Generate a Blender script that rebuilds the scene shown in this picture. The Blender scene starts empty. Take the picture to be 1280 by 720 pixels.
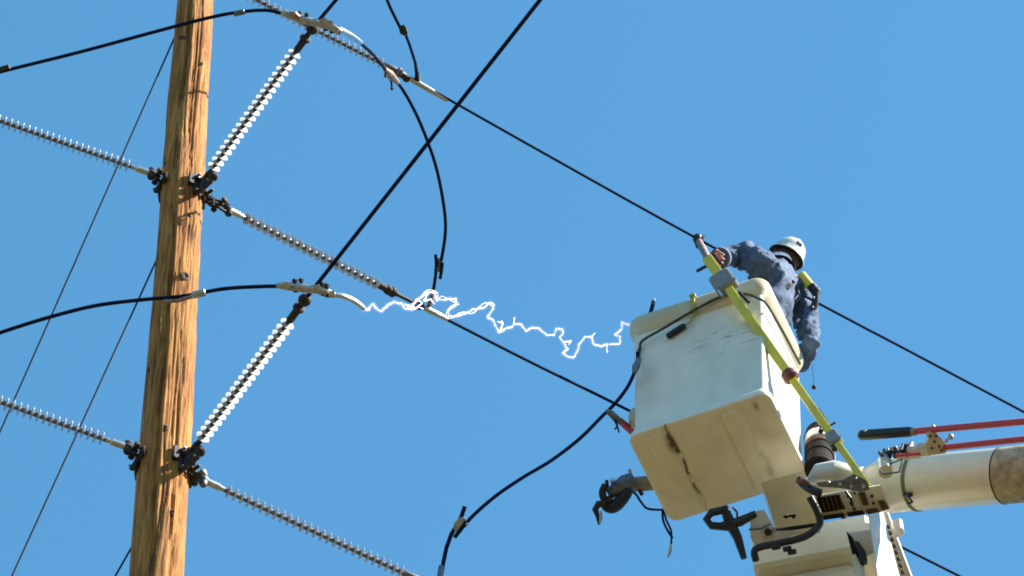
import bpy, math, random
import numpy as np
from mathutils import Vector, Matrix, noise
random.seed(7)
R = math.radians
sc = bpy.context.scene
col = sc.collection

# ------------------------------------------------------------------ camera
FPX = 5500.0                       # focal length in photo pixels (1280 wide)
PITCH = R(55.5)
EYE = Vector((0, 0, 1.6))
cd = bpy.data.cameras.new('camera')
cam = bpy.data.objects.new('camera', cd)
col.objects.link(cam)
cam.location = EYE
cam.rotation_euler = (math.pi/2 + PITCH, 0, 0)
cd.sensor_width = 36
cd.lens = FPX/1280*36
cd.clip_start = 0.1
cd.clip_end = 20000
sc.camera = cam

# ------------------------------------------------------------------ sky, sun, exposure
SUN_AZ = 99.0      # degrees clockwise from the camera's heading (+Y)
SUN_EL = 44.0
SUN_STRENGTH = 5.0
SKY_STRENGTH = 0.1
w = bpy.data.worlds.new('World'); sc.world = w; w.use_nodes = True
nt = w.node_tree; nt.nodes.clear()
out = nt.nodes.new('ShaderNodeOutputWorld'); bg = nt.nodes.new('ShaderNodeBackground')
sky = nt.nodes.new('ShaderNodeTexSky'); sky.sky_type = 'NISHITA'; sky.sun_disc = False
sky.sun_elevation = R(SUN_EL); sky.sun_rotation = R(SUN_AZ)
sky.altitude = 300; sky.air_density = 1.0; sky.dust_density = 0.0; sky.ozone_density = 3.0
tint = nt.nodes.new('ShaderNodeMix'); tint.data_type = 'RGBA'; tint.blend_type = 'MULTIPLY'; tint.inputs[0].default_value = 1
tint.inputs[7].default_value = (.505, 1.09, 1.31, 1)      # the clear deep blue of this sky, alike over the whole dome
gm = nt.nodes.new('ShaderNodeGamma'); gm.inputs[1].default_value = .7   # evens the dome out: dry air, no bright horizon band
nt.links.new(sky.outputs[0], gm.inputs[0]); nt.links.new(gm.outputs[0], tint.inputs[6]); nt.links.new(tint.outputs[2], bg.inputs[0]); bg.inputs[1].default_value = SKY_STRENGTH
nt.links.new(bg.outputs[0], out.inputs[0])
sl = bpy.data.lights.new('sun', 'SUN'); sl.energy = SUN_STRENGTH; sl.angle = R(0.53); sl.color = (1, 0.95, 0.86)
so = bpy.data.objects.new('sun', sl); col.objects.link(so)
sdir = Vector((math.cos(R(SUN_EL))*math.sin(R(SUN_AZ)), math.cos(R(SUN_EL))*math.cos(R(SUN_AZ)), math.sin(R(SUN_EL))))
so.rotation_euler = sdir.to_track_quat('Z', 'Y').to_euler(); so.location = sdir*60
sc.cycles.filter_width = 1.8
sc.view_settings.view_transform = 'Standard'; sc.view_settings.look = 'None'
sc.view_settings.exposure = 1.53; sc.view_settings.gamma = 1

# ------------------------------------------------------------------ placing
FW = Vector((0, math.cos(PITCH), math.sin(PITCH))); RT = Vector((1, 0, 0)); UP = RT.cross(FW)
def P(x, y, d):                    # point of the place seen at a photo pixel, at distance d along the view axis
    return EYE + d*(FW + RT*((x-640)/FPX) + UP*((360-y)/FPX))
def PZ(x, y, z):                   # the same at height z
    r = FW + RT*((x-640)/FPX) + UP*((360-y)/FPX)
    return EYE + r*((z-EYE.z)/r.z)
def dep(p): return (p-EYE).dot(FW)
def SP(l): return [P(*a) for a in l]

# ------------------------------------------------------------------ mesh tools
class MB:
    def __init__(s): s.v = []; s.f = []
    def add(s, v, f):
        o = len(s.v); s.v += [Vector(a) for a in v]; s.f += [tuple(i+o for i in q) for q in f]; return s
    def tube(s, pts, r, seg=10, cap=True):
        pts = [Vector(p) for p in pts]; n = len(pts)
        rr = r if isinstance(r, (list, tuple)) else [r]*n
        t0 = (pts[1]-pts[0]).normalized()
        a = t0.orthogonal().normalized(); V = []; F = []
        for i, p in enumerate(pts):
            t = (pts[min(i+1, n-1)]-pts[max(i-1, 0)])
            t = t.normalized() if t.length > 1e-9 else t0
            a = (a-t*a.dot(t)).normalized(); b = t.cross(a)
            for k in range(seg):
                an = 2*math.pi*k/seg
                V.append(p+(a*math.cos(an)+b*math.sin(an))*rr[i])
        for i in range(n-1):
            for k in range(seg):
                k2 = (k+1) % seg
                F.append((i*seg+k, i*seg+k2, (i+1)*seg+k2, (i+1)*seg+k))
        if cap:
            F.append(tuple(range(seg))[::-1]); F.append(tuple((n-1)*seg+k for k in range(seg)))
        return s.add(V, F)
    def lathe(s, A, B, prof, seg=16):     # prof: (t along A->B in metres, radius)
        ax = (B-A).normalized()
        a = ax.orthogonal().normalized(); b = ax.cross(a); V = []; F = []
        for t, r in prof:
            for k in range(seg):
                an = 2*math.pi*k/seg
                V.append(A+ax*t+(a*math.cos(an)+b*math.sin(an))*max(r, 1e-5))
        for i in range(len(prof)-1):
            for k in range(seg):
                k2 = (k+1) % seg
                F.append((i*seg+k, i*seg+k2, (i+1)*seg+k2, (i+1)*seg+k))
        F.append(tuple(range(seg))[::-1]); F.append(tuple((len(prof)-1)*seg+k for k in range(seg)))
        return s.add(V, F)
    def box(s, c, ax, ay, az, bev=0.0):    # half-axis vectors; bev in metres chamfers all edges
        c = Vector(c); ax = Vector(ax); ay = Vector(ay); az = Vector(az)
        lx, ly, lz = ax.length, ay.length, az.length
        if bev <= 0:
            V = [c+ax*i+ay*j+az*k for k in (-1, 1) for j in (-1, 1) for i in (-1, 1)]
            return s.add(V, [(0, 2, 3, 1), (4, 5, 7, 6), (0, 1, 5, 4), (2, 6, 7, 3), (0, 4, 6, 2), (1, 3, 7, 5)])
        bx, by, bz = min(bev/lx, .45), min(bev/ly, .45), min(bev/lz, .45)
        rings = []
        for k, ins in ((-1, 1), (-1+bz, 0), (1-bz, 0), (1, 1)):
            ex, ey = (1-bx, 1-by) if ins else (1, 1)
            cx, cy = bx, by
            pts = [(-ex+cx, -ey), (ex-cx, -ey), (ex, -ey+cy), (ex, ey-cy), (ex-cx, ey), (-ex+cx, ey), (-ex, ey-cy), (-ex, -ey+cy)]
            rings.append([c+ax*i+ay*j+az*k for i, j in pts])
        V = [p for r in rings for p in r]; F = []
        for i in range(3):
            for k in range(8):
                k2 = (k+1) % 8
                F.append((i*8+k, i*8+k2, (i+1)*8+k2, (i+1)*8+k))
        F.append(tuple(range(8))[::-1]); F.append(tuple(24+k for k in range(8)))
        return s.add(V, F)
    def ball(s, c, r, seg=12, rings=8, sc_=(1, 1, 1), rot=None):
        V = []; F = []
        for i in range(rings+1):
            th = math.pi*i/rings
            for k in range(seg):
                an = 2*math.pi*k/seg
                q = Vector((math.sin(th)*math.cos(an)*sc_[0], math.sin(th)*math.sin(an)*sc_[1], math.cos(th)*sc_[2]))*r
                if rot: q = rot @ q
                V.append(Vector(c)+q)
        for i in range(rings):
            for k in range(seg):
                k2 = (k+1) % seg
                F.append((i*seg+k, (i+1)*seg+k, (i+1)*seg+k2, i*seg+k2))
        return s.add(V, F)
    def plate(s, poly, th):               # poly: list of world points, extruded by vector th
        n = len(poly); th = Vector(th)
        V = [Vector(p)-th*.5 for p in poly]+[Vector(p)+th*.5 for p in poly]
        F = [tuple(range(n)), tuple(range(2*n-1, n-1, -1))]+[(i, i+n, (i+1) % n+n, (i+1) % n) for i in range(n)]
        return s.add(V, F)
    def mesh(s, name, m, off=Vector((0, 0, 0)), smooth=35):
        me = bpy.data.meshes.new(name)
        me.from_pydata([tuple(v-off) for v in s.v], [], s.f); me.validate(); 
        import bmesh
        bm = bmesh.new(); bm.from_mesh(me)
        bmesh.ops.recalc_face_normals(bm, faces=bm.faces); 
        if smooth:
            for f in bm.faces: f.smooth = True
            for e in bm.edges:
                if len(e.link_faces) == 2 and e.calc_face_angle(0) > R(smooth): e.smooth = False
        bm.to_mesh(me); bm.free()
        me.materials.append(m)
        return me
    def build(s, name, m, parent=None, smooth=35, local=None):
        """verts in world space unless local is given (a world matrix for the object)"""
        if local is not None:
            o = bpy.data.objects.new(name, s.mesh(name, m, smooth=smooth)); col.objects.link(o)
            if parent:
                o.parent = parent; o.matrix_local = wm(parent).inverted() @ local
            else: o.matrix_world = local
            o['wm'] = 0; del o['wm']
            WM[o.name] = local
            return o
        org = wm(parent).translation if parent else sum(s.v, Vector())/len(s.v)
        o = bpy.data.objects.new(name, s.mesh(name, m, off=org, smooth=smooth)); col.objects.link(o)
        mt = Matrix.Translation(org)
        if parent:
            o.parent = parent; o.matrix_local = wm(parent).inverted() @ mt
        else: o.location = org
        WM[o.name] = mt
        return o
WM = {}
def wm(o): return WM[o.name]
def tag(o, label, cat, group=None):
    o['label'] = label; o['category'] = cat
    if group: o['group'] = group
    return o
def thing(name, loc, label, cat, group=None):
    o = bpy.data.objects.new(name, None); o.empty_display_size = .1; col.objects.link(o); o.location = loc
    WM[o.name] = Matrix.Translation(Vector(loc)); return tag(o, label, cat, group)
def catmull(pts, n=8):
    pts = [Vector(p) for p in pts]; q = [pts[0]*2-pts[1]]+pts+[pts[-1]*2-pts[-2]]; o = []
    for i in range(1, len(q)-2):
        a, b, c, d = q[i-1:i+3]
        for k in range(n):
            t = k/n
            o.append(.5*((2*b)+(c-a)*t+(2*a-5*b+4*c-d)*t*t+(3*b-a-3*c+d)*t**3))
    o.append(pts[-1]); return o

# ------------------------------------------------------------------ materials
def M(name, c, rough=.5, metal=0, var=.15, scale=20, bump=.0, bscale=60, c2=None, stretch=(1, 1, 1), coat=0, emis=None, spec=.5):
    m = bpy.data.materials.new(name); m.use_nodes = True; n = m.node_tree; b = n.nodes['Principled BSDF']
    b.inputs['Roughness'].default_value = rough; b.inputs['Metallic'].default_value = metal
    b.inputs['Coat Weight'].default_value = coat; b.inputs['Specular IOR Level'].default_value = spec
    if emis:
        b.inputs['Emission Color'].default_value = (*emis[:3], 1); b.inputs['Emission Strength'].default_value = emis[3]
    tc = n.nodes.new('ShaderNodeTexCoord'); mp = n.nodes.new('ShaderNodeMapping'); mp.inputs['Scale'].default_value = stretch
    n.links.new(tc.outputs['Object'], mp.inputs[0])
    nz = n.nodes.new('ShaderNodeTexNoise'); nz.inputs['Scale'].default_value = scale; nz.inputs['Detail'].default_value = 6; nz.inputs['Roughness'].default_value = .65
    n.links.new(mp.outputs[0], nz.inputs[0])
    cr = n.nodes.new('ShaderNodeValToRGB'); cr.color_ramp.elements[0].position = .3; cr.color_ramp.elements[1].position = .7
    d = c2 if c2 else tuple(x*(1-var*2) for x in c)
    cr.color_ramp.elements[0].color = (*d, 1); cr.color_ramp.elements[1].color = (*c, 1)
    n.links.new(nz.outputs[0], cr.inputs[0]); n.links.new(cr.outputs[0], b.inputs['Base Color'])
    if bump:
        nb = n.nodes.new('ShaderNodeTexNoise'); nb.inputs['Scale'].default_value = bscale; nb.inputs['Detail'].default_value = 5
        n.links.new(mp.outputs[0], nb.inputs[0])
        bu = n.nodes.new('ShaderNodeBump'); bu.inputs['Strength'].default_value = bump; bu.inputs['Distance'].default_value = .01
        n.links.new(nb.outputs[0], bu.inputs['Height']); n.links.new(bu.outputs[0], b.inputs['Normal'])
    return m

m_wire = M('shade_dark_conductor', (.006, .015, .055), .9, 0, .3, 30, spec=.1)  # aluminium wire; its shaded underside is put into the dark base colour
m_cable = M('tap_cable', (.006, .015, .055), .9, 0, .2, 30, spec=.1)  # same underside shade kept in the cable's colour
m_guy = M('guy_steel', (.015, .03, .06), .7, 0)
m_alu = M('aluminium', (.55, .55, .57), .32, .9, .15, 60, bump=.1)
m_alupaint = M('cast_aluminium_clamp', (.50, .49, .48), .45, .6, .25, 50, bump=.2)
m_copper = M('copper_clamp', (.42, .26, .20), .5, .5, .3, 60, bump=.2)
m_iron = M('rusty_iron', (.055, .038, .032), .75, .4, .35, 60, c2=(.02, .018, .02), bump=.3)
m_galv = M('galvanised_steel', (.20, .21, .24), .5, .7, .3, 60, bump=.15)
m_shed = M('grey_silicone_shed', (.42, .44, .49), .38, 0, .12, 40)
m_shedb = M('sunlit_silicone_shed', (.50, .51, .52), .30, 0, .16, 25)  # same sheds as the grey ones, lightened for the sunlight on them
m_core = M('insulator_core', (.12, .13, .16), .5, 0, .2, 40)
m_cored = M('shaded_insulator_core', (.05, .045, .045), .6, 0, .2, 40)  # darker copy of the core; shade between the sheds is in its colour
m_black = M('black_rubber', (.006, .008, .018), .45, 0, .2, 30)
m_rope = M('dirty_rope', (.10, .10, .075), .9, 0, .4, 150, bump=.5, bscale=300)
m_yel = M('yellow_fibreglass', (.70, .60, .03), .45, 0, .10, 9, c2=(.50, .42, .05), coat=.1, bump=.1)
m_red = M('red_fibreglass', (.62, .03, .035), .45, 0, .1, 7, c2=(.40, .035, .035), coat=.1, bump=.1)
m_grey = M('grey_plastic', (.22, .25, .29), .5, 0, .15, 40)
m_brown = M('red_brown_collar', (.16, .035, .02), .5, 0, .2, 40)
m_frp = M('boom_gelcoat', (.66, .61, .47), .32, 0, .08, 6, bump=.03, bscale=30, coat=.15)
m_dkframe = M('dark_part_recess_shade', (.022, .018, .017), .85, 0, .3, 40, spec=.1)  # dark parts; on opening and gap plates the colour stands for shade
m_brownp = M('brown_bracket', (.11, .06, .036), .8, 0, .3, 30, spec=.2)
m_strap = M('olive_webbing', (.20, .17, .06), .9, 0, .2, 200, bump=.3)
m_jib = M('tan_jib_tube', (.30, .22, .15), .5, 0, .2, 20)
m_skin = M('skin', (.45, .22, .15), .55, 0, .1, 30)
m_glove = M('reddish_leather', (.50, .22, .17), .7, 0, .2, 60, bump=.3)
m_hat = M('white_hard_hat', (.62, .60, .57), .3, 0, .05, 30, coat=.3)
m_hair = M('brown_hair', (.07, .03, .02), .8, 0, .4, 200, bump=.5, bscale=300)
m_blueblk = M('navy_webbing', (.012, .016, .035), .7, 0, .2, 100)

def mat_bucket():
    m = M('white_bucket_gelcoat', (.77, .705, .585), .38, 0, .05, 4, bump=.04, bscale=25, coat=.1)
    n = m.node_tree; b = n.nodes['Principled BSDF']; L = n.links.new
    base = b.inputs['Base Color'].links[0].from_socket
    tc = n.nodes.new('ShaderNodeTexCoord'); sx = n.nodes.new('ShaderNodeSeparateXYZ'); L(tc.outputs['Object'], sx.inputs[0])
    def mth(op, a, c=None, d=None, clamp=False):
        q = n.nodes.new('ShaderNodeMath'); q.operation = op; q.use_clamp = clamp
        for i, v in enumerate((a, c, d)):
            if v is None: continue
            if isinstance(v, (int, float)): q.inputs[i].default_value = v
            else: L(v, q.inputs[i])
        return q.outputs[0]
    def nz(scale, st, det=5, rot=(0, 0, 0), dist=0):
        mp = n.nodes.new('ShaderNodeMapping'); mp.inputs['Scale'].default_value = st; mp.inputs['Rotation'].default_value = rot
        L(tc.outputs['Object'], mp.inputs[0])
        q = n.nodes.new('ShaderNodeTexNoise'); q.inputs['Scale'].default_value = scale; q.inputs['Detail'].default_value = det; q.inputs['Distortion'].default_value = dist
        L(mp.outputs[0], q.inputs[0]); return q.outputs[0]
    def gauss(v, c, wd): # soft window
        return mth('SUBTRACT', 1, mth('DIVIDE', mth('ABSOLUTE', mth('SUBTRACT', v, c)), wd), clamp=True)
    X, Y, Z = sx.outputs[0], sx.outputs[1], sx.outputs[2]
    jit = mth('MULTIPLY', mth('SUBTRACT', nz(7, (1, 1, 1)), .5), .07)
    # crack-like stain line across the underside
    under = mth('LESS_THAN', Z, .012)
    l1 = mth('MULTIPLY', gauss(mth('ADD', X, jit), -.175, .013), gauss(Y, -.02, .5))
    l1b = mth('MULTIPLY', gauss(mth('ADD', X, jit), -.185, .04), gauss(Y, -.18, .15))
    l2 = mth('MULTIPLY', gauss(mth('ADD', X, jit), .215, .03), gauss(Y, .12, .22))
    l3 = mth('MULTIPLY', gauss(mth('ADD', X, jit), .30, .02), gauss(Y, -.24, .06))
    gate = mth('MULTIPLY', mth('SUBTRACT', nz(14, (1, 1, 1)), .38), 5, clamp=True)
    u = mth('MULTIPLY', under, mth('MULTIPLY', gate, mth('ADD', mth('MULTIPLY', l1, 1.5), mth('ADD', mth('MULTIPLY', l1b, 1.0), mth('ADD', mth('MULTIPLY', l2, .55), mth('MULTIPLY', l3, .9))))), clamp=True)
    # black rub marks on the front
    front = mth('MULTIPLY', mth('LESS_THAN', Y, -.25), gauss(X, .17, .26))
    fr = mth('MULTIPLY', front, gauss(Z, .60, .20))
    st = mth('MULTIPLY', mth('SUBTRACT', nz(7, (1, 1, 7), 6, (0, R(-12), 0), .4), .55), 10, clamp=True)
    fs = mth('MULTIPLY', mth('MULTIPLY', fr, st), .95, clamp=True)
    # broad faint grime all over
    gr = mth('MULTIPLY', mth('SUBTRACT', nz(5, (1, 1, .5), 9), .47), 3.2, clamp=True)
    mix1 = n.nodes.new('ShaderNodeMix'); mix1.data_type = 'RGBA'
    L(gr, mix1.inputs[0]); L(base, mix1.inputs[6]); mix1.inputs[7].default_value = (.60, .55, .44, 1)
    mix2 = n.nodes.new('ShaderNodeMix'); mix2.data_type = 'RGBA'
    L(mth('MAXIMUM', u, fs), mix2.inputs[0]); L(mix1.outputs[2], mix2.inputs[6]); mix2.inputs[7].default_value = (.09, .065, .035, 1)
    L(mix2.outputs[2], b.inputs['Base Color'])
    return m
m_bucket = mat_bucket()

def mat_wood():
    m = bpy.data.materials.new('weathered_pole_wood'); m.use_nodes = True; n = m.node_tree; b = n.nodes['Principled BSDF']; L = n.links.new
    b.inputs['Roughness'].default_value = .8; b.inputs['Specular IOR Level'].default_value = .18
    tc = n.nodes.new('ShaderNodeTexCoord')
    def nz(scale, st, det=6, dist=0, rough=.6):
        mp = n.nodes.new('ShaderNodeMapping'); mp.inputs['Scale'].default_value = st; L(tc.outputs['Object'], mp.inputs[0])
        q = n.nodes.new('ShaderNodeTexNoise'); q.inputs['Scale'].default_value = scale; q.inputs['Detail'].default_value = det
        q.inputs['Distortion'].default_value = dist; q.inputs['Roughness'].default_value = rough; L(mp.outputs[0], q.inputs[0]); return q.outputs[0]
    def ramp(src, els):
        r = n.nodes.new('ShaderNodeValToRGB'); r.color_ramp.elements[0].position = els[0][0]; r.color_ramp.elements[0].color = (*els[0][1], 1)
        r.color_ramp.elements[1].position = els[-1][0]; r.color_ramp.elements[1].color = (*els[-1][1], 1)
        for p, c in els[1:-1]: e = r.color_ramp.elements.new(p); e.color = (*c, 1)
        L(src, r.inputs[0]); return r.outputs[0]
    def mix(f, a, c, mode='MIX'):
        q = n.nodes.new('ShaderNodeMix'); q.data_type = 'RGBA'; q.blend_type = mode
        for i, v in ((0, f), (6, a), (7, c)):
            if isinstance(v, (int, float)): q.inputs[i].default_value = v
            elif isinstance(v, tuple): q.inputs[i].default_value = (*v, 1)
            else: L(v, q.inputs[i])
        return q.outputs[2]
    g1 = nz(13, (1, 1, .11), 7, 2.2)         # long grain
    g2 = nz(55, (1, 1, .045), 4, .6)
    big = nz(2.2, (1.6, 1.6, .6), 4, .3)
    c = ramp(g1, [(.32, (0.087, 0.024, 0.007)), (.41, (0.243, 0.082, 0.017)), (.50, (0.425, 0.170, 0.036)), (.60, (0.527, 0.243, 0.060)), (.70, (0.222, 0.074, 0.018)), (.8, (0.487, 0.235, 0.066))])
    c = mix(ramp(big, [(.38, (0, 0, 0)), (.62, (1, 1, 1))]), c, (0.558, 0.261, 0.060), 'MIX') if False else mix(.35, c, ramp(big, [(.35, (0.263, 0.096, 0.025)), (.5, (0.456, 0.196, 0.048)), (.65, (0.405, 0.144, 0.030))]))
    fine = ramp(g2, [(.36, (.35, .35, .35)), (.5, (1, 1, 1))])
    c = mix(.75, c, fine, 'MULTIPLY')
    # scattered dark knots and checks
    kn = ramp(nz(5.5, (1.6, 1.6, .9), 2, .2), [(.235, (.12, .06, .03)), (.30, (1, 1, 1))])
    c = mix(.85, c, kn, 'MULTIPLY')
    L(c, b.inputs['Base Color'])
    ad = n.nodes.new('ShaderNodeMath'); ad.operation = 'ADD'; L(g1, ad.inputs[0]); L(g2, ad.inputs[1])
    bu = n.nodes.new('ShaderNodeBump'); bu.inputs['Strength'].default_value = .7; bu.inputs['Distance'].default_value = .02
    L(ad.outputs[0], bu.inputs['Height']); L(bu.outputs[0], b.inputs['Normal'])
    return m
m_wood = mat_wood()

# ------------------------------------------------------------------ ground
m_ground = M('dry_grass_ground', (.090, .069, .021), 1, 0, .2, .6, c2=(.058, .042, .013), bump=.3, bscale=5)
gb = MB(); N = 24; S = 6000
for j in range(N+1):
    for i in range(N+1):
        x = math.copysign(abs(i/N*2-1)**2.2, i/N*2-1)*S; y = math.copysign(abs(j/N*2-1)**2.2, j/N*2-1)*S
        h = 0 if math.hypot(x, y) < 80 else noise.noise(Vector((x/900, y/900, 0)))*min(18, math.hypot(x, y)/60)-.1
        gb.v.append(Vector((x, y, h)))
gb.f = [(j*(N+1)+i, j*(N+1)+i+1, (j+1)*(N+1)+i+1, (j+1)*(N+1)+i) for j in range(N) for i in range(N)]
g = gb.build('ground', m_ground); g['kind'] = 'structure'

# ------------------------------------------------------------------ heights of the three wire levels
HAND = P(873, 301, 23.6)
Z1 = HAND.z
Z2 = Z1-2.05
Z3 = Z1-4.25

# ------------------------------------------------------------------ wooden pole
A = P(243.5, 0, 22.52)
lo, hi = 17.0, 20.5
for _ in range(60):                 # depth that makes the pole plumb fore and aft
    mid = (lo+hi)/2
    if P(196, 720, mid).y > A.y: hi = mid
    else: lo = mid
B = P(196, 720, (lo+hi)/2)
pa = (B-A)/(A.z-B.z)                # per metre of drop
def pole_c(z): return A+pa*(A.z-z)
rA, rB = .5*44/FPX*dep(A), .5*70/FPX*dep(B)
def pole_r(z):
    t = (A.z-z)/(A.z-B.z)
    return rA+(rB-rA)*(t if t < 1.3 else 1.3+(t-1.3)*.35)
def pole_pt(z, ang, off=0): # ang: degrees, 0 = +x (right), -90 = towards the camera
    c = pole_c(z); r = pole_r(z)+off
    return c+Vector((math.cos(R(ang)), math.sin(R(ang)), 0))*r
pole = thing('utility_pole', pole_c(0), 'tall round weathered wooden pole with ochre grain carrying the insulator strings', 'utility pole')
pb = MB(); seg = 144
zs = list(np.linspace(-.2, B.z-.6, 60))+list(np.linspace(B.z-.58, A.z+2.4, 520))
for z in zs:
    c = pole_c(z); r = pole_r(z)
    for k in range(seg):
        an = 2*math.pi*k/seg
        cs, sn = math.cos(an), math.sin(an)
        q = noise.noise(Vector((cs*2.2, sn*2.2, z*.55)))*.010+noise.noise(Vector((cs*7, sn*7, z*.9)))*.0045
        q += noise.noise(Vector((cs*1.5, sn*1.5, z*2.2+9)))*.004
        g_ = noise.noise(Vector((cs*11+noise.noise(Vector((cs, sn, z*2)))*1.8, sn*11, z*1.1)))
        q -= max(0, g_-.1)*.022
        for a0, wd, dp in ((-104, 6, .030), (-62, 2.6, .009), (-130, 2.5, .008), (10, 4, .012), (80, 3, .012)):   # long drying checks
            aa = a0+noise.noise(Vector((z*.9, a0, 0)))*9+noise.noise(Vector((z*4, a0, 3)))*2.5
            dd = ((math.degrees(an)-aa+180) % 360)-180
            q -= dp*math.exp(-(dd/wd)**2)*max(0, min(1, .75+noise.noise(Vector((z*.8, a0*2, 7)))*1.6))
        pb.v.append(c+Vector((cs, sn, 0))*(r+q))
n = len(zs)
pb.f = [(i*seg+k, i*seg+(k+1) % seg, (i+1)*seg+(k+1) % seg, (i+1)*seg+k) for i in range(n-1) for k in range(seg)]
pb.f.append(tuple((n-1)*seg+k for k in range(seg)))
shaft = pb.build('shaft', m_wood, pole, smooth=180)

# real knots standing a little proud of the shaft
def solve_z(py, ang):       # height on the pole seen at photo row py
    lo, hi = 10, 26
    for _ in range(50):
        mid = (lo+hi)/2; v = pole_pt(mid, ang)-EYE
        y = 360-FPX*v.dot(UP)/v.dot(FW)
        if y > py: lo = mid
        else: hi = mid
    return (lo+hi)/2
m_knot = M('dark_knot_wood', (.16, .08, .035), .9, 0, .4, 60, bump=.6)
for py, ang, rr in ((118, -95, .018), (345, -62, .030), (535, -88, .022), (462, -150, .014), (655, -140, .016), (195, -100, .014), (205, -150, .012), (268, -60, .012), (640, -60, .016), (80, -50, .014)):
    z = solve_z(py, ang); c = pole_pt(z, ang, -.004); nrm = Vector((math.cos(R(ang)), math.sin(R(ang)), 0))
    k = MB(); tn = nrm.cross(Vector((0, 0, 1)))
    V = []; F = []
    for i, (s_, h_) in enumerate(((1.25, -.006), (.95, .006), (.6, .009), (.3, .002))):
        for q in range(14):
            an = 2*math.pi*q/14; wob = 1+.2*noise.noise(Vector((math.cos(an)*2, math.sin(an)*2, py)))
            V.append(c+(tn*math.cos(an)*1.0+Vector((0, 0, 1))*math.sin(an)*1.5)*rr*.75*s_*wob+nrm*h_)
    for i in range(3):
        for q in range(14): F.append((i*14+q, i*14+(q+1) % 14, (i+1)*14+(q+1) % 14, (i+1)*14+q))
    F.append(tuple(42+q for q in range(14)))
    k.add(V, F).build('knot', m_knot, pole)

# ------------------------------------------------------------------ insulator strings
SHED = {}
def shed_mesh(r, m, key):
    if key not in SHED:
        b = MB()
        b.lathe(Vector((0, 0, 0)), Vector((0, 0, 1)), [(-.004, r*.26), (.0015, r*.40), (.004, r*.97), (.0055, r), (.007, r*.97), (.0075, r*.45), (.012, r*.26)], 20)
        SHED[key] = b.mesh('shed', m, smooth=50)
    return SHED[key]
def ring_link(b, c, ax, up, L, wd, r):        # an oval chain link
    pts = []
    for k in range(13):
        an = 2*math.pi*k/12
        pts.append(c+ax*math.cos(an)*L+up*math.sin(an)*wd)
    b.tube(pts, r, 7, cap=False)
def insulator(S, E, start, n, pitch, r, label, group, ms, mc, fit_a=.10, fit_b=.14, big=False, mfit=None, endcap=True):
    """S: pole side, E: line side. start: metres from S where the sheds begin"""
    ax = (E-S).normalized(); L = (E-S).length
    side = ax.cross(Vector((0, 0, 1))).normalized(); up = side.cross(ax)
    t = thing('insulator_string', S, label, 'insulator', group)
    mfit = mfit or m_galv
    end = start+n*pitch
    MB().tube([S+ax*(start-fit_a), S+ax*(end+fit_b*.5)], .011 if not big else .0115, 12).build('core', mc, t)
    # end fittings: swaged sockets with collars
    MB().lathe(S+ax*(start-fit_a), E, [(0, .013), (.004, .017), (fit_a*.75, .017), (fit_a*.8, .013), (fit_a, .012)], 14).build('end_fitting', m_alu if not big else m_iron, t)
    MB().lathe(S+ax*(end), E, [(0, .012), (.01, .017), (fit_b*.6, .018), (fit_b*.65, .026), (fit_b*.78, .027), (fit_b*.85, .014), (fit_b, .012)], 14).build('end_fitting', mfit, t)
    me = shed_mesh(r, ms, (r, ms.name))
    q = ax.to_track_quat('Z', 'Y').to_matrix().to_4x4()
    for i in range(n):
        o = bpy.data.objects.new('shed', me); col.objects.link(o); o.parent = t
        mw = Matrix.Translation(S+ax*(start+(i+.5)*pitch)) @ q @ Matrix.Rotation(random.uniform(-.05, .05), 4, 'X')
        o.matrix_local = wm(t).inverted() @ mw
    # shackle hardware between pole and string
    b = MB()
    h0 = start-fit_a
    ring_link(b, S+ax*(h0*.30), ax, side, h0*.34, .022, .008)
    ring_link(b, S+ax*(h0*.74), ax, up, h0*.36, .024, .008)
    b.build('shackle', mfit, t)
    b = MB(); b.lathe(S+ax*h0*.52-side*.045, S+ax*h0*.52+side*.05, [(0, .012), (.008, .015), (.016, .015), (.017, .008), (.078, .008), (.079, .015), (.092, .015), (.095, .010)], 10)
    b.lathe(S+ax*h0*.98-up*.038, S+ax*h0*.98+up*.045, [(0, .014), (.012, .019), (.02, .019), (.021, .009), (.06, .009), (.061, .019), (.076, .016)], 10)
    b.ball(S+ax*h0*.98, .024, 10, 7)
    b.build('pin', mfit, t)
    return t
GL = 'dead end insulator strings fixed to the wooden pole'
# right side, three levels (run away to the right along the line)
def eyeplate(z, ang, pt, label):
    """through-bolt, square washer and eye that hold a string"""
    base = pole_pt(z, ang, -.004); nrm = Vector((math.cos(R(ang)), math.sin(R(ang)), 0)); tn = nrm.cross(Vector((0, 0, 1)))
    t = thing('eye_bolt', base, label, 'eye bolt', 'bolted eye plates on the pole')
    MB().box(base+nrm*.008, tn*.040, Vector((0, 0, .045)), nrm*.009, .004).build('washer_plate', m_iron, t)
    b = MB(); b.tube([base, base+nrm*.03, pt], .013, 8); ring_link(b, pt, (pt-base).normalized(), Vector((0, 0, 1)), .028, .024, .009)
    b.build('eye', m_iron, t)
    b = MB(); b.lathe(base+nrm*.014+Vector((0, 0, .024)), base+nrm*.1+Vector((0, 0, .024)), [(0, .012), (.016, .012), (.017, .007), (.032, .006)], 6)
    b.build('nut', m_galv, t)
S7a = PZ(266, -28, Z1); S7b = PZ(518, 100, Z1)
S2a = PZ(261, 250, Z2); C2b = P(790, 515, 23.0)
def on_seg(a, b, px):
    k = (px-640)/FPX; v = a-EYE; e = b-a; return a+e*((k*v.dot(FW)-v.x)/(e.x-k*e.dot(FW)))
S2b = on_seg(S2a, C2b, 533)
S5a = PZ(241, 594, Z3); S5b = PZ(560, 742, Z3)
pitR = .036
eyeplate(Z1, 10, S7a, 'iron eye plate near the top of the pole above the frame edge')
eyeplate(Z2+.02, 5, S2a, 'dark iron eye plate on the right of the pole at the middle level')
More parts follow.
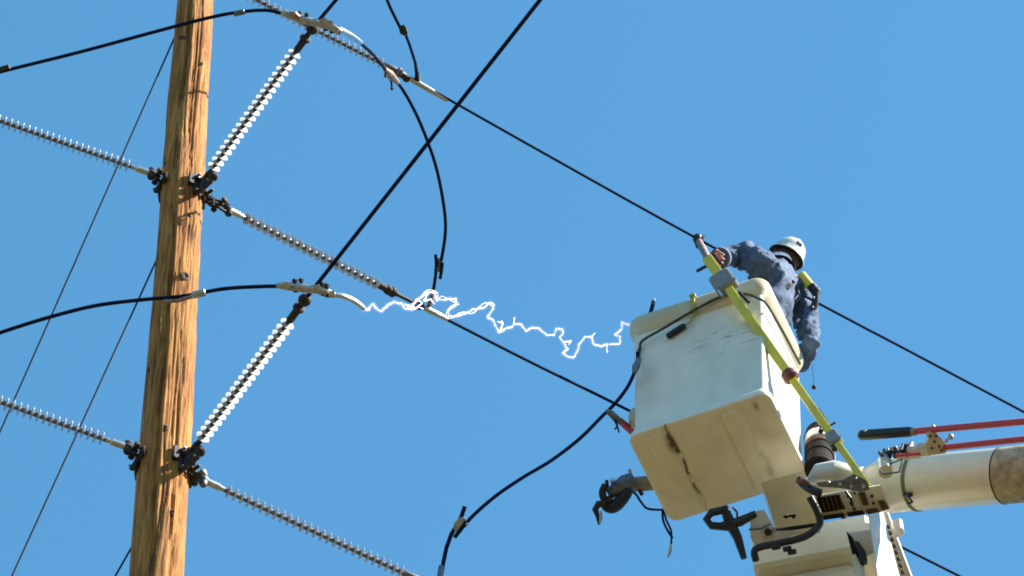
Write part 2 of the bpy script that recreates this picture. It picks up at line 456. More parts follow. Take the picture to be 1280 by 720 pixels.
eyeplate(Z3+.02, 5, S5a, 'dark iron eye plate on the right of the pole at the lower level')
def fr(a, b, f): return f*(b-a).length
insulator(S7a, S7b, fr(S7a, S7b, .16), 24, fr(S7a, S7b, .68/24), .029, 'shedded insulator string crossing behind the uppermost jumper at the top of the frame', GL, m_shed, m_core, mfit=m_galv)
insulator(S2a, S2b, fr(S2a, S2b, .15), 21, fr(S2a, S2b, .62/21), .029, 'grey insulator string running right from mid pole towards the glowing arc', GL, m_shed, m_core, mfit=m_iron)
insulator(S5a, S5b, fr(S5a, S5b, .12), 27, fr(S5a, S5b, .70/27), .029, 'grey insulator string running right from the pole into the bottom edge of the photo', GL, m_shed, m_core, mfit=m_galv)
# left side
S1a = PZ(206, 223, Z2+.06); S1b = PZ(-60, 130, Z2+.06)
S4a = PZ(178, 566, Z3+.05); S4b = PZ(-90, 470, Z3+.05)
eyeplate(Z2+.07, 178, S1a, 'dark eye plate on the left of the pole at the middle level')
eyeplate(Z3+.06, 178, S4a, 'dark eye plate on the left of the pole at the lower level')
insulator(S1a, S1b, .17, 30, .0295, .031, 'grey insulator string running up left from mid pole under the guy wire', GL, m_shed, m_core, mfit=m_iron)
insulator(S4a, S4b, .17, 30, .0295, .031, 'grey insulator string running left from the pole at the lower level', GL, m_shed, m_core, mfit=m_iron)
# tap side: towards the camera, up to the right
T1 = PZ(393, 32, Z2+.03); T2 = PZ(384, 371, Z3+.03)
zt1 = solve_z(240, -45); zt2 = solve_z(583, -45)
S3a = PZ(243, 243, Z2+.03); S6a = PZ(227, 582, Z3+.03)
eyeplate(Z2+.03, -50, S3a, 'rusty eye plate facing the viewer where the upper bright string meets the pole')
eyeplate(Z3+.03, -50, S6a, 'rusty eye plate facing the viewer where the lower bright string meets the pole')
def tap(Sx, T, ytop, label):
    ax = (T-Sx).normalized(); L = (T-Sx).length
    t = insulator(Sx, T, .16, 21, L*.0335, .034, label, 'bright insulator strings of the tap line', m_shedb, m_cored, fit_a=.09, fit_b=.12, big=True, mfit=m_iron)
    e = .16+21*L*.0335+.10
    b = MB(); b.tube([Sx+ax*e, T], .012, 10); b.ball(Sx+ax*(L-.02), .03, 10, 7)
    b.build('extension_link', m_iron, t)
    return t
tap(S3a, T1, 0, 'upper of the two strings of sunlit sheds rising right from the pole')
tap(S6a, T2, 0, 'lower of the two strings of sunlit sheds rising right from the pole')

# dark iron gusset that casts the hard shadow on the pole below each tap string
for (S_, z_, lab) in ((S3a, Z2, 'rusty iron bracket cluster on the pole under the upper bright string'), (S6a, Z3, 'rusty iron bracket cluster on the pole under the lower bright string')):
    c = pole_pt(z_-.02, -42, 0); nrm = Vector((math.cos(R(-42)), math.sin(R(-42)), 0)); tn = nrm.cross(Vector((0, 0, 1))); zz = Vector((0, 0, 1))
    t = thing('pole_bracket', c, lab, 'bracket', 'iron brackets on the pole')
    MB().box(c+nrm*.004, tn*.022, zz*.050, nrm*.010, .004).build('back_plate', m_iron, t)
    b = MB(); b.plate([c+nrm*.01-zz*.035, c+nrm*.055-zz*.01, c+nrm*.075+zz*.02, c+nrm*.05+zz*.045, c+nrm*.01+zz*.04], tn*.012); b.tube([c+nrm*.02-zz*.045, c+nrm*.10-zz*.03, c+nrm*.12+zz*.01], .012, 8); b.ball(c+nrm*.11+zz*.0, .026, 8, 6)
    b.build('gusset', m_iron, t)
    for dx, dz in ((-.010, .055), (.012, -.055), (-.05, -.005)):
        MB().lathe(c+tn*dx+zz*dz+nrm*.01, c+tn*dx+zz*dz+nrm*.2, [(0, .016), (.02, .016), (.021, .009), (.05, .008)], 6).build('bolt', m_iron, t)

# ------------------------------------------------------------------ wires
def wire(name, pts, r, m, label, cat, group=None, sm=6):
    b = MB(); b.tube(catmull(pts, sm) if sm > 1 else pts, r, 10)
    o = b.build('strand', m, T_ := thing(name, pts[0], label, cat, group))
    return T_
def band(b, p, q, r0, r1=None, seg=12):
    L = (q-p).length; r1 = r1 or r0
    b.lathe(p, q, [(0, r0*.7), (L*.06, r0), (L*.94, r1), (L, r1*.7)], seg)
# tap cables, up to the right towards the viewer
far1 = PZ(900, -740, Z2-.25); far2 = PZ(675, 0, Z3+.02); d2 = (far2-T2)
c1 = wire('tap_cable', [T1+(PZ(420, 0, Z2+.03)-T1)*t for t in (0, 3, 9, 25)], .0092, m_cable, 'thick dark cable leaving the upper bright string at the top edge of the photo', 'cable', 'tap cables')
c2 = wire('tap_cable', [T2+d2*t for t in (0, 1, 2, 5, 14)], .0090, m_cable, 'thick dark cable slanting across the whole sky above the arc', 'cable', 'tap cables')

def deadend_clamp(T, tl, label):
    """bolted strain clamp with its pale pads either side of the tap cable's end"""
    t = thing('strain_clamp', T, label, 'clamp', 'bolted strain clamps on the bright strings')
    return t
# ---- jumper over the upper clamp
dT1, dT2 = dep(T1), dep(T2)
dS2 = dep(S2b)
J1 = [(-1500, 640, dT1+2.5), (-700, 315, dT1+1.5), (-250, 165, dT1+.9), (-60, 107, dT1+.6), (0, 90, dT1+.5), (100, 65, dT1+.3), (200, 38, dT1+.1), (262, 22, dT1), (300, 15, dT1), (335, 13, dT1), (362, 20, dT1-.02)]
j = wire('jumper_wire', SP(J1), .0085, m_wire, 'dark jumper wire arching over the pole near the top left corner', 'wire', 'jumper wires')
b = MB(); band(b, P(292, 17.5, dT1), P(306, 14.5, dT1), .014); b.build('splice_sleeve', m_galv, j)
b = MB(); b.tube(SP([(-60, 105, dT1+.6), (-20, 92, dT1+.50), (12, 83, dT1+.45)]), .012, 8); b.build('splice_tail', m_iron, j)
t = deadend_clamp(T1, 0, 'bolted strain clamp with pale pads at the top of the upper bright string')
b = MB(); b.tube(SP([(352, 16, dT1-.03), (364, 19, dT1-.04), (378, 25, dT1-.05), (396, 29, dT1-.06), (412, 33, dT1-.05), (426, 41, dT1-.04)]), [.013, .022, .020, .018, .020, .016], 12)
b.build('clamp_body', m_alupaint, t)
def bolts(pts, parent, m, r=.012):
    for x, y, d in pts:
        p = P(x, y, d); MB().lathe(p+UP*.03-RT*.01, p-UP*.05, [(0, r*.6), (.004, r), (.016, r), (.017, r*.55), (.045, r*.55), (.046, r), (.058, r), (.06, r*.6)], 6).build('bolt', m, parent)
bolts([(377, 22, dT1-.04), (386, 24, dT1-.05), (408, 31, dT1-.05), (416, 34, dT1-.05)], t, m_iron)
b = MB(); b.tube(SP([(362, 16, dT1-.06), (368, 19, dT1-.065), (374, 23, dT1-.06)]), [.010, .020, .012], 10); b.build('pad', m_copper, t)
b = MB()
a0, a1, a2 = P(401, 22, dT1-.06), P(420, 38, dT1-.06), P(424, 42, dT1-.05)
b.plate([P(400, 24, dT1-.07), P(406, 22, dT1-.07), P(424, 36, dT1-.07), P(420, 42, dT1-.07), P(404, 33, dT1-.07)], FW*.02); b.build('pad', m_alupaint, t)
# jumper from the clamp down to the end of the middle conductor
J1b = [(422, 36, dT1-.02), (438, 45, dT1+.1), (452, 55, dT1+.3), (470, 72, dT1+.5), (486, 92, dT1+.8), (502, 110, dT1+1.0), (520, 142, dS2-.45), (535, 178, dS2-.4), (546, 212, dS2-.35), (554, 252, dS2-.25), (557, 285, dS2-.2), (553, 318, dS2-.12), (549, 332, dS2-.1)]
j = wire('jumper_wire', SP(J1b), .0085, m_wire, 'jumper wire curving down right of the upper clamp towards the arc', 'wire', 'jumper wires')
b = MB(); b.tube(catmull(SP([(423, 36, dT1-.03), (438, 44, dT1+.08), (451, 53.5, dT1+.28)]), 4), [.013]*8+[.011], 12); b.build('pale_sleeve', m_alu, j)
b = MB(); b.tube(SP([(481, 86, dT1+.70), (488, 94, dT1+.78), (497, 103, dT1+.9)]), [.010, .022, .012], 10)
b.build('pad', m_copper, j); bolts([(483, 89, dT1+.72), (491, 105, dT1+.85)], j, m_iron, .009)
# parallel groove clamp just above the arc, with the tail of the lower wire
t = thing('groove_clamp', P(548, 333, dS2-.1), 'small grooved clamp joining two wire ends right above the arc', 'clamp', 'grooved clamps on the jumper wires')
b = MB(); b.plate([P(544, 325, dS2-.1), P(549, 322, dS2-.1), P(554, 333, dS2-.1), P(551, 342, dS2-.1), P(546, 338, dS2-.1)], FW*.035); b.build('clamp_body', m_galv, t)
b = MB(); b.tube(SP([(544.5, 318, dS2-.12), (545.5, 330, dS2-.12), (544.5, 345, dS2-.08), (542, 362, dS2-.04)]), .0085, 8); b.build('tail', m_wire, t)
b = MB(); b.tube(SP([(553, 328, dS2-.13), (552, 338, dS2-.13), (550, 349, dS2-.13)]), .0085, 8); b.build('tail', m_wire, t)
b = MB(); b.tube(SP([(542, 360, dS2-.04), (539, 372, dS2-.02), (536, 383, dS2)]), [.010, .012, .012], 8); b.build('lug', m_copper, t)

# ---- lower jumper, ending where the arc starts
J2 = [(-1500, 1100, dT2+2.5), (-700, 700, dT2+1.5), (-250, 510, dT2+.9), (-60, 438, dT2+.5), (0, 416, dT2+.42), (60, 397, dT2+.33), (120, 382, dT2+.2), (180, 374.5, dT2+.08), (230, 370, dT2+.02), (280, 361, dT2), (330, 358, dT2), (358, 358, dT2-.02)]
j = wire('jumper_wire', SP(J2), .0085, m_wire, 'dark jumper wire crossing the pole at mid height and leading to the arc', 'wire', 'jumper wires')
b = MB(); band(b, P(240, 369, dT2-.005), P(257, 365.5, dT2-.005), .017); b.build('splice_sleeve', m_alupaint, j)
b = MB(); b.tube(SP([(205, 376.5, dT2+.04), (222, 376, dT2+.02), (242, 370, dT2)]), .009, 8); b.build('splice_tail', m_copper, j)
t = deadend_clamp(T2, 0, 'bolted strain clamp with pale pads at the top of the lower bright string')
b = MB(); b.tube(SP([(346, 357, dT2-.03), (358, 357, dT2-.04), (370, 359, dT2-.05), (384, 361, dT2-.06), (398, 362, dT2-.05), (408, 366, dT2-.04), (418, 369, dT2-.03)]), [.011, .021, .019, .018, .020, .021, .014], 12)
b.build('clamp_body', m_alupaint, t)
bolts([(371, 357, dT2-.05), (379, 356.5, dT2-.05), (405, 361, dT2-.05), (411, 363, dT2-.05)], t, m_iron)
b = MB(); b.plate([P(354, 355, dT2-.07), (P(361, 353.5, dT2-.07)), P(365, 357, dT2-.07), P(360, 361, dT2-.07)], FW*.02); b.build('pad', m_alu, t)
b = MB(); b.plate([P(394, 356, dT2-.07), P(399, 355, dT2-.07), P(401, 362, dT2-.07), P(396, 364, dT2-.07)], FW*.02); b.build('pad', m_alu, t)
b = MB(); b.plate([P(411, 364, dT2-.07), P(418, 363, dT2-.07), P(419, 369, dT2-.07), P(413, 370, dT2-.07)], FW*.02); b.build('pad', m_alu, t)
j = wire('jumper_tail', SP([(415, 368, dT2-.02), (428, 370, dT2), (442, 376, dT2+.05), (455, 386, dT2+.1)]), [.0125]*18+[.010], m_alu, 'short pale tail of the lower jumper with the arc burning at its tip', 'wire')
for t_, dd in ((T1, 0), (T2, 0)):
    pass

# ---- line conductors (away to the right)
def along(a, b, t): return a+(b-a)*t
C1b = PZ(873, 299, Z1); C1e = PZ(1280, 515, Z1)
dir1 = (C1e-S7b)
c = wire('line_conductor', [S7b, along(S7b, C1b, .5)-Vector((0, 0, .006)), C1b, along(C1b, C1e, .5)-Vector((0, 0, .004)), C1e, C1e+(C1e-C1b)*4], .0072, m_wire, 'thin line conductor at the top that passes the lineman and his clamp', 'wire', 'line conductors', 4)
b = MB(); b.lathe(PZ(512, 98, Z1), PZ(560, 126, Z1), [(0, .014), (.03, .017), (.13, .016), (.23, .013), (.24, .009)], 12); b.build('dead_end_sleeve', m_alu, c)
b = MB(); b.ball(PZ(508, 98, Z1), .022, 10, 7); b.lathe(PZ(500, 92, Z1), PZ(512, 99, Z1), [(0, .02), (.03, .018), (.055, .012)], 10); b.build('clevis', m_iron, c)
b = MB(); b.tube([PZ(522, 101, Z1), PZ(522, 95, Z1)+Vector((0, 0, .03))], .015, 8); b.build('jumper_lug', m_galv, c)
C2e = on_seg(S2a, C2b, 1125)
c = wire('line_conductor', [S2b, along(S2b, C2b, .5)-Vector((0, 0, .008)), C2b, C2e, C2e+(C2e-C2b)*6], .0078, m_wire, 'line conductor leaving the arc, passing behind the white bucket and the boom', 'wire', 'line conductors', 4)
b = MB(); b.lathe(on_seg(S2a, C2b, 530), on_seg(S2a, C2b, 566), [(0, .013), (.03, .017), (.10, .016), (.165, .013), (.17, .009)], 12); b.build('dead_end_sleeve', m_alu, c)
b = MB(); b.tube([on_seg(S2a, C2b, 484), on_seg(S2a, C2b, 519)], .010, 8); b.ball(on_seg(S2a, C2b, 485), .026, 10, 7); b.lathe(on_seg(S2a, C2b, 516), on_seg(S2a, C2b, 530), [(0, .012), (.01, .022), (.06, .022), (.07, .014)], 10); b.build('clevis', m_iron, c)
C3e = S5b+(C1e-C1b)*4
c = wire('line_conductor', [S5b, S5b+(C3e-S5b)*.5, C3e], .0088, m_wire, 'line conductor of the lowest level just below the bottom edge', 'wire', 'line conductors', 2)

# short riser wire at the top
d1 = dep(S7b)
j = wire('riser_wire', SP([(250, -420, d1-1.5), (380, -220, d1-1.2), (462, -60, d1-.9), (484, 0, d1-.55), (494, 22, d1-.45), (501, 36, d1-.4)]), .0085, m_wire, 'short dark wire coming down from the top edge onto the upper conductor', 'wire')
b = MB(); b.tube(SP([(505, 38, d1-.38), (512, 56, d1-.3), (519, 78, d1-.16), (521, 92, d1-.03), (521, 100, d1)]), [.008, .008, .008, .010, .012], 8); b.build('lower_strand', m_wire, j)
b = MB(); b.plate([P(498, 33, d1-.4), P(505, 31, d1-.4), P(510, 41, d1-.4), P(506, 45, d1-.4), P(500, 42, d1-.4)], FW*.03); b.build('groove_clamp', m_iron, j)
b = MB(); b.tube(SP([(507, 33, d1-.41), (510, 44, d1-.4)]), .005, 6); b.build('clamp_bolt', m_alu, j)

# hanging loop under the bucket
dW0 = 22.95
W = [(817, 377, 23.75), (812, 392, 23.66), (801, 420, 23.2), (797, 440, 23.0), (796, 456, 22.95), (786, 481, 22.85), (770, 503, 22.75), (752, 521, 22.6), (725, 548, 22.3), (690, 575, 21.95), (655, 596, 21.6), (625, 616, 21.3), (604, 633, 21.1), (588, 648, 20.95), (580, 658, 20.9)]
W = [(a, b_, 22.98-(22.98-c_)*.50 if c_ < 22.98 else c_) for a, b_, c_ in W]
W = [q for q in W if q[1] > 425]
j = wire('jumper_wire', SP(W), .0095, m_wire, 'dark wire hanging in a long curve from the left corner of the bucket', 'wire', 'jumper wires')
b = MB(); b.tube(SP([(799, 448, 22.96), (795, 458, 22.93), (793, 466, 22.9)]), [.012, .022, .012], 8); b.build('wrap', m_galv, j)
t = thing('groove_clamp', P(575, 655, 21.94), 'grooved clamp with two crossing wire tails at the bottom of the hanging loop', 'clamp', 'grooved clamps on the jumper wires')
b = MB(); b.plate([P(567, 655, 21.92), P(575, 646, 21.92), P(582, 649, 21.92), P(581, 659, 21.92), P(573, 667, 21.92), P(568, 663, 21.92)], FW*.035); b.build('clamp_body', m_alupaint, t)
b = MB(); b.tube(SP([(581, 633, 21.96), (577, 645, 21.96), (571, 657, 21.96), (564, 668, 21.94), (558, 685, 21.89), (554, 704, 21.84), (551, 722, 21.79), (549, 745, 21.74)]), .011, 8); b.build('lower_wire', m_wire, t)
b = MB(); b.tube(SP([(583, 652, 21.90), (576, 662, 21.90), (568, 672, 21.90)]), .0105, 8); b.build('tail', m_wire, t)
b = MB(); b.ball(P(580, 648, 21.89), .010, 8, 6); b.ball(P(584, 655, 21.89), .009, 8, 6); b.build('nut', m_alu, t)
b = MB(); b.tube(SP([(551.5, 708, 21.81), (550, 722, 21.77)]), [.014, .016], 8); b.build('sleeve', m_galv, t)

# ---- guy wires down to the ground
def guy(p0, q, dq, lab):
    p0 = Vector(p0); d = P(q[0], q[1], dq)-p0; k = p0.z/(-d.z)
    t = thing('guy_wire', p0+d*k, lab, 'guy wire', 'guy wires of the pole')
    MB().tube([p0, p0+d*k], .0048, 8).build('strand', m_guy, t)
    MB().tube([p0+d*(k*.995), p0+d*(k*1.004)], .02, 8).build('anchor_rod', m_galv, t)
z_ = solve_z(36, 190)
guy(pole_pt(z_, 175, -.01), (0, 540), dep(pole_pt(z_, 175))-1.1, 'longer thin guy wire slanting from the top of the pole to the left edge')
z_ = solve_z(318, 178)
guy(pole_pt(z_, 172, -.01), (15, 720), dep(pole_pt(z_, 172))-1.0, 'guy wire leaving the pole at mid height towards the lower left corner')
z_ = solve_z(675, 178)
guy(pole_pt(z_, 172, -.01), (143, 722), dep(pole_pt(z_, 172))-.12, 'short visible stretch of guy wire left of the pole at the bottom edge')

# ------------------------------------------------------------------ the arc
m_arc = M('arc_plasma', (1, .9, 1), .5, 0, 0, 20, emis=(.88, .70, 1.0, .36))
m_glow = bpy.data.materials.new('arc_glow'); m_glow.use_nodes = True; _n = m_glow.node_tree; _n.nodes.clear()
_o = _n.nodes.new('ShaderNodeOutputMaterial'); _a = _n.nodes.new('ShaderNodeAddShader'); _t = _n.nodes.new('ShaderNodeBsdfTransparent'); _e = _n.nodes.new('ShaderNodeEmission')
_e.inputs[0].default_value = (.75, .65, 1, 1); _e.inputs[1].default_value = .028; _n.links.new(_t.outputs[0], _a.inputs[0]); _n.links.new(_e.outputs[0], _a.inputs[1]); _n.links.new(_a.outputs[0], _o.inputs[0])
arcpts = [(455,387),(460,387),(466,380),(470,386),(477,389),(482,384),(492,377),(502,380),(506,386),(515,387),(517,379),(525,372),(535,366),(544,365),(545,375),(557,374),(570,374),(570,381),(559,389),(561,395),(570,396),(582,392),(591,387),(605,385),(611,379),(617,380),(616,387),(609,397),(616,400),(620,409),(624,416),(631,411),(640,409),(643,405),(651,405),(657,414),(664,410),(673,411),(684,419),(692,419),(696,410),(703,412),(704,416),(699,422),(705,428),(709,437),(704,442),(710,446),(717,447),(722,439),(724,431),(731,421),(739,421),(742,430),(751,433),(759,430),(775,430),(775,421),(769,418),(777,411),(777,403),(786,406)]
dA0, dA1 = dT2+.1, 23.17
arc = thing('electric_arc', P(455, 387, dA0), 'jagged glowing white lavender electric arc between the jumper tail and the bucket', 'electric arc')
def arcd(x): return dA0+(dA1-dA0)*min(1, max(0, (x-455)/331))
def arcline(pts, r0, r1, seed):
    rnd = random.Random(seed); q = []
    for (x0, y0), (x1, y1) in zip(pts, pts[1:]):
        k = max(2, int(math.hypot(x1-x0, y1-y0)/3))
        for i in range(k):
            t = i/k; q.append((x0+(x1-x0)*t+rnd.uniform(-.6, .6), y0+(y1-y0)*t+rnd.uniform(-.6, .6)))
    q.append(pts[-1])
    P3 = catmull([P(x, y, arcd(x)+rnd.uniform(-.02, .02)) for x, y in q], 2)
    return P3, [rnd.uniform(r0, r1) for _ in P3]
a_, r_ = arcline(arcpts, .0008, .0036, 3)
MB().tube(a_, r_, 7).build('main_channel', m_arc, arc)
b_, r2_ = arcline(arcpts[8:26], .0006, .0016, 11)
MB().tube([p_+UP*.012*math.sin(i_*.35)+RT*.012*math.cos(i_*.23) for i_, p_ in enumerate(b_)], r2_, 6).build('side_channel', m_arc, arc)
MB().tube(a_[::2], [.008+rnd_*1.5 for rnd_ in r_[::2]], 8).build('glow', m_glow, arc)
for k, sp in enumerate([[(705, 428), (714, 426), (711, 431)], [(759, 430), (759, 441)], [(624, 416), (628, 404), (622, 402)], [(505, 380), (520, 385), (528, 379), (521, 374)], [(487, 380), (478, 387)], [(535, 366), (530, 376), (538, 374), (543, 380)], [(739, 421), (744, 416)], [(643, 405), (643, 397)], [(515, 387), (524, 384), (529, 386)]]):
    a_, r_ = arcline(sp, .0012, .0040, 50+k)
    r_[-1] = .002
    MB().tube(a_, r_, 7).build('branch', m_arc, arc)
for x, y, r in ((460, 387, .015), (470, 385, .010), (483, 384, .010), (511, 384, .014), (520, 375, .010), (616, 386, .009), (624, 414, .010), (627, 402, .009), (648, 405, .009), (664, 410, .008), (709, 427, .009), (759, 439, .009), (611, 398, .010)):
    MB().ball(P(x, y, arcd(x)), r*.55, 8, 6, (1.2, .9, .8)).build('hot_spot', m_arc, arc)

# ------------------------------------------------------------------ aerial lift: the bucket
BM = Matrix.Translation(Vector((1.06275732, 13.5335310, 19.7404005))) @ (Matrix.Rotation(-.40113, 4, 'Z') @ Matrix.Rotation(.0261994, 4, 'Y') @ Matrix.Rotation(-.0079, 4, 'X'))
def BL(x, y, z): return BM @ Vector((x, y, z))
BW, BD, BH = .781, .605, 1.05
ZB = BL(0, 0, 0).z; ZR = BL(0, 0, BH).z
lift = thing('aerial_lift', BL(0, 0, 0), 'aerial work platform: white fibreglass bucket on a cream boom that enters from the right', 'aerial lift')
def rrect(wd, dp, r, z, n=6):
    o = []
    for cx, cy, a0 in ((1, 1, 0), (-1, 1, 90), (-1, -1, 180), (1, -1, 270)):
        for k in range(n+1):
            a = R(a0+90*k/n); o.append(Vector((cx*(wd/2-r)+math.cos(a)*r, cy*(dp/2-r)+math.sin(a)*r, z)))
    return o
def shell(sections, closed_start=True, closed_end=True):
    b = MB(); n = len(sections[0])
    b.v = [v for s_ in sections for v in s_]
    for i in range(len(sections)-1):
        for k in range(n): b.f.append((i*n+k, i*n+(k+1) % n, (i+1)*n+(k+1) % n, (i+1)*n+k))
    if closed_start: b.f.append(tuple(range(n))[::-1])
    if closed_end: b.f.append(tuple((len(sections)-1)*n+k for k in range(n)))
    return b
RC = .055
secs = [rrect(BW-.03, BD-.03, RC, 0), rrect(BW-.006, BD-.006, RC, .008), rrect(BW, BD, RC, .022), rrect(BW-.004, BD-.004, RC, .045), rrect(BW-.05, BD-.05, .026, .085), rrect(BW-.058, BD-.058, .020, .10),
        rrect(BW-.056, BD-.056, .020, .5), rrect(BW-.050, BD-.050, .020, .865)]
inner = [rrect(BW-.07, BD-.07, .04, 1.0), rrect(BW-.09, BD-.09, .04, .1), rrect(BW-.11, BD-.11, .04, .06)]
secs2 = secs+[rrect(BW-.055, BD-.055, .020, 1.0)]+inner
bk = shell(secs2).build('bucket', m_bucket, lift, smooth=40, local=BM)
m_lip = M('stained_bucket_lip', (.58, .52, .38), .42, 0, .1, 4, c2=(.48, .36, .19), bump=.05)
lip = [rrect(BW-.049, BD-.049, .03, .918), rrect(BW-.030, BD-.030, .055, .930), rrect(BW+.002, BD+.002, .07, .965), rrect(BW+.014, BD+.014, .075, .985), rrect(BW+.016, BD+.016, .075, 1.03), rrect(BW+.008, BD+.008, .072, 1.045), rrect(BW-.006, BD-.006, .068, 1.05), rrect(BW-.05, BD-.05, .05, 1.048), rrect(BW-.066, BD-.066, .045, 1.035), rrect(BW-.067, BD-.067, .045, .99)]
shell(lip, False, False).build('lip', m_lip, bk, smooth=50, local=BM)
# two shallow stiffening ribs pressed out of the underside
for cx, wd in ((-.245, .055), (.165, .055)):
    b = MB(); b.box((cx, .0, -.004), (wd, 0, 0), (0, BD*.43, 0), (0, 0, .011), .008)
    b.build('underside_rib', m_bucket, bk, local=BM)
b = MB(); b.box((.0, .0, -.003), (.055, 0, 0), (0, .0+.20, 0), (0, 0, .004), .003)
# grey corner block where the lip rests, black pin, yellow clip, rope
def on_front(u, z, off=0.0): return BL(u*BW/2, -BD/2+.027-off, z)
def front_px(x, y, off=0.):    # point of the bucket's front plane seen at a photo pixel
    r = P(x, y, 1)-EYE; n_ = (BM.to_3x3() @ Vector((0, -1, 0))); o = BL(0, -BD/2+.026-off, .5)
    return EYE+r*((o-EYE).dot(n_)/r.dot(n_))
def right_px(x, y, off=0.):
    r = P(x, y, 1)-EYE; n_ = (BM.to_3x3() @ Vector((1, 0, 0))); o = BL(BW/2-.026+off, 0, .5)
    return EYE+r*((o-EYE).dot(n_)/r.dot(n_))
rope = thing('rope', front_px(802, 424), 'dark dirty rope tied round the bucket just under its lip', 'rope')
rp = [front_px(800, 437, .012), front_px(803, 426, .03), front_px(830, 410, .034), front_px(862, 391, .036), front_px(896, 373, .038), front_px(915, 368, .038), front_px(935, 368, .034), front_px(948, 373, .028), right_px(958, 380, .030), right_px(975, 408, .030), right_px(990, 436, .030), right_px(1000, 455, .030)]
MB().tube(catmull(rp, 5), .0075, 8).build('strand', m_rope, rope)
MB().tube(catmull([front_px(799, 436, .01), front_px(797.5, 446, .02), P(798, 452, 22.96)], 4), .0085, 8).build('tail', m_rope, rope)
t = thing('rope_clip', front_px(866, 380), 'small yellow clip hooked over the bucket lip holding the rope', 'clip')
b = MB(); ex = (BM.to_3x3() @ Vector((1, 0, 0))); ez = (BM.to_3x3() @ Vector((0, 0, 1))); ey = (BM.to_3x3() @ Vector((0, 1, 0)))
m_clip = M('dull_yellow_clip', (.42, .38, .05), .5)
p0 = front_px(866, 391, .03); p1 = front_px(866, 372, .05)
b.plate([p0-ex*.014, p0+ex*.014, p1+ex*.010, p1-ex*.010], ey*.012); b.build('tongue', m_clip, t)
b = MB(); b.box(p1+ez*.012, ex*.016, ez*.012, ey*.012, .003); b.build('hook', m_clip, t)
t = thing('black_handle', front_px(845, 413), 'short black round grip stuck on the front of the bucket', 'handle')
MB().lathe(front_px(833.5, 421, .02), front_px(857, 406, .02), [(0, .010), (.006, .016), (.05, .017), (.11, .016), (.117, .009)], 12).build('grip', m_black, t)
b = MB(); b.tube([front_px(856, 407, .02), front_px(863, 402, .02), front_px(867, 392, .025)], .006, 8); b.build('hook', m_clip, t)
# wire end peeping over the lip
t = thing('wire_stub', BL(-.30, -.22, 1.0), 'dark wire end with a silver tip poking up over the bucket lip', 'wire end')
pp = P(813, 395, 23.62)
MB().tube([BL(-.30, -.2, .6), PZ(811, 401, ZR-.03), PZ(814, 388, ZR+.07), PZ(817, 377, ZR+.15)], .011, 8).build('sheath', m_wire, t)
MB().tube([PZ(817, 377.5, ZR+.146), PZ(818, 373.5, ZR+.176)], [.009, .006], 8).build('tip', m_alu, t)

# ------------------------------------------------------------------ upper boom
BD_ = Vector((1, -.485, -.49)).normalized()
BT = PZ(1052, 612, ZB+.02)
dq = (P(1280, 589, 1)-EYE)
def boom_x(px):            # point of the boom's axis at photo column px
    # solve (BT+BD_*s) projecting to px
    a_ = BT-EYE; k = (px-640)/FPX
    s = (k*a_.dot(FW)-a_.x)/(BD_.x-k*BD_.dot(FW))
    return BT+BD_*s
bside = BD_.cross(Vector((0, 0, 1))).normalized(); bup = bside.cross(BD_).normalized()   # bside towards the camera-ish
if bside.y > 0: bside = -bside
BR = .142
L0 = boom_x(1078)
prof = [(0, .085), (.01, .10), (.10, .128), (.16, BR), (3.0, BR*1.03), (9.0, BR*1.2)]
bo = MB().lathe(L0, L0+BD_, prof, 40).build('upper_boom', m_frp, lift, smooth=40)
def boom_surf(px, ang, off=0.0):    # ang 0 = towards the viewer's side, 90 = up
    return boom_x(px)+(bside*math.cos(R(ang))+bup*math.sin(R(ang)))*(BR+off)
def ringband(px0, px1, m, name, rr=.004, seg=40, parent=None, a0=0, a1=360):
    b = MB(); p = boom_x(px0); L = (boom_x(px1)-p).length
    b.lathe(p, p+BD_, [(0, BR-.002), (.001, BR+rr), (L-.001, BR+rr), (L, BR-.002)], seg)
    return b.build(name, m, parent or bo)
ringband(1143, 1147.5, m_strap, 'strap', .004)
b = MB(); p = boom_surf(1150, -70, .01); b.box(p, BD_*.025, bside*.012, bup*.008, .003); b.tube([p, p-Vector((0, 0, .06))+RT*.02, p-Vector((0, 0, .075))-RT*.005], .006, 6)
b.tube([p-RT*.02, p+RT*.045+UP*.012], .007, 6)
b.build('strap_buckle', m_black, bo)
m_worn = M('worn_label', (.50, .43, .29), .7, 0, .2, 15, c2=(.17, .12, .06), bump=.4, bscale=40)
ringband(1254, 1300, m_worn, 'worn_decal', .003)
ringband(1253, 1255, m_brownp, 'decal_edge', .005)
# elbow end outside the frame
e = L0+BD_*9.0
MB().lathe(e-BD_*.05, e+BD_*.5, [(0, BR*1.3), (.35, BR*1.35), (.5, BR)], 24).build('boom_collar', m_frp, bo)

# boom tip: narrower head, brackets and panels with flat dark openings
b = MB(); b.tube([boom_x(1082), boom_x(1066)-bup*.01, boom_x(1040)-bup*.02, boom_x(1012)-bup*.02], [.11, .105, .095, .088], 20)
tip = b.build('boom_tip', m_frp, lift)
b = MB(); b.tube(SP([(1015, 600, 22.35), (1024, 592, 22.3), (1042, 589, 22.28), (1062, 592, 22.3), (1074, 600, 22.34)]), [.028, .052, .056, .048, .03], 14)
b.build('white_cylinder', m_hat, tip)
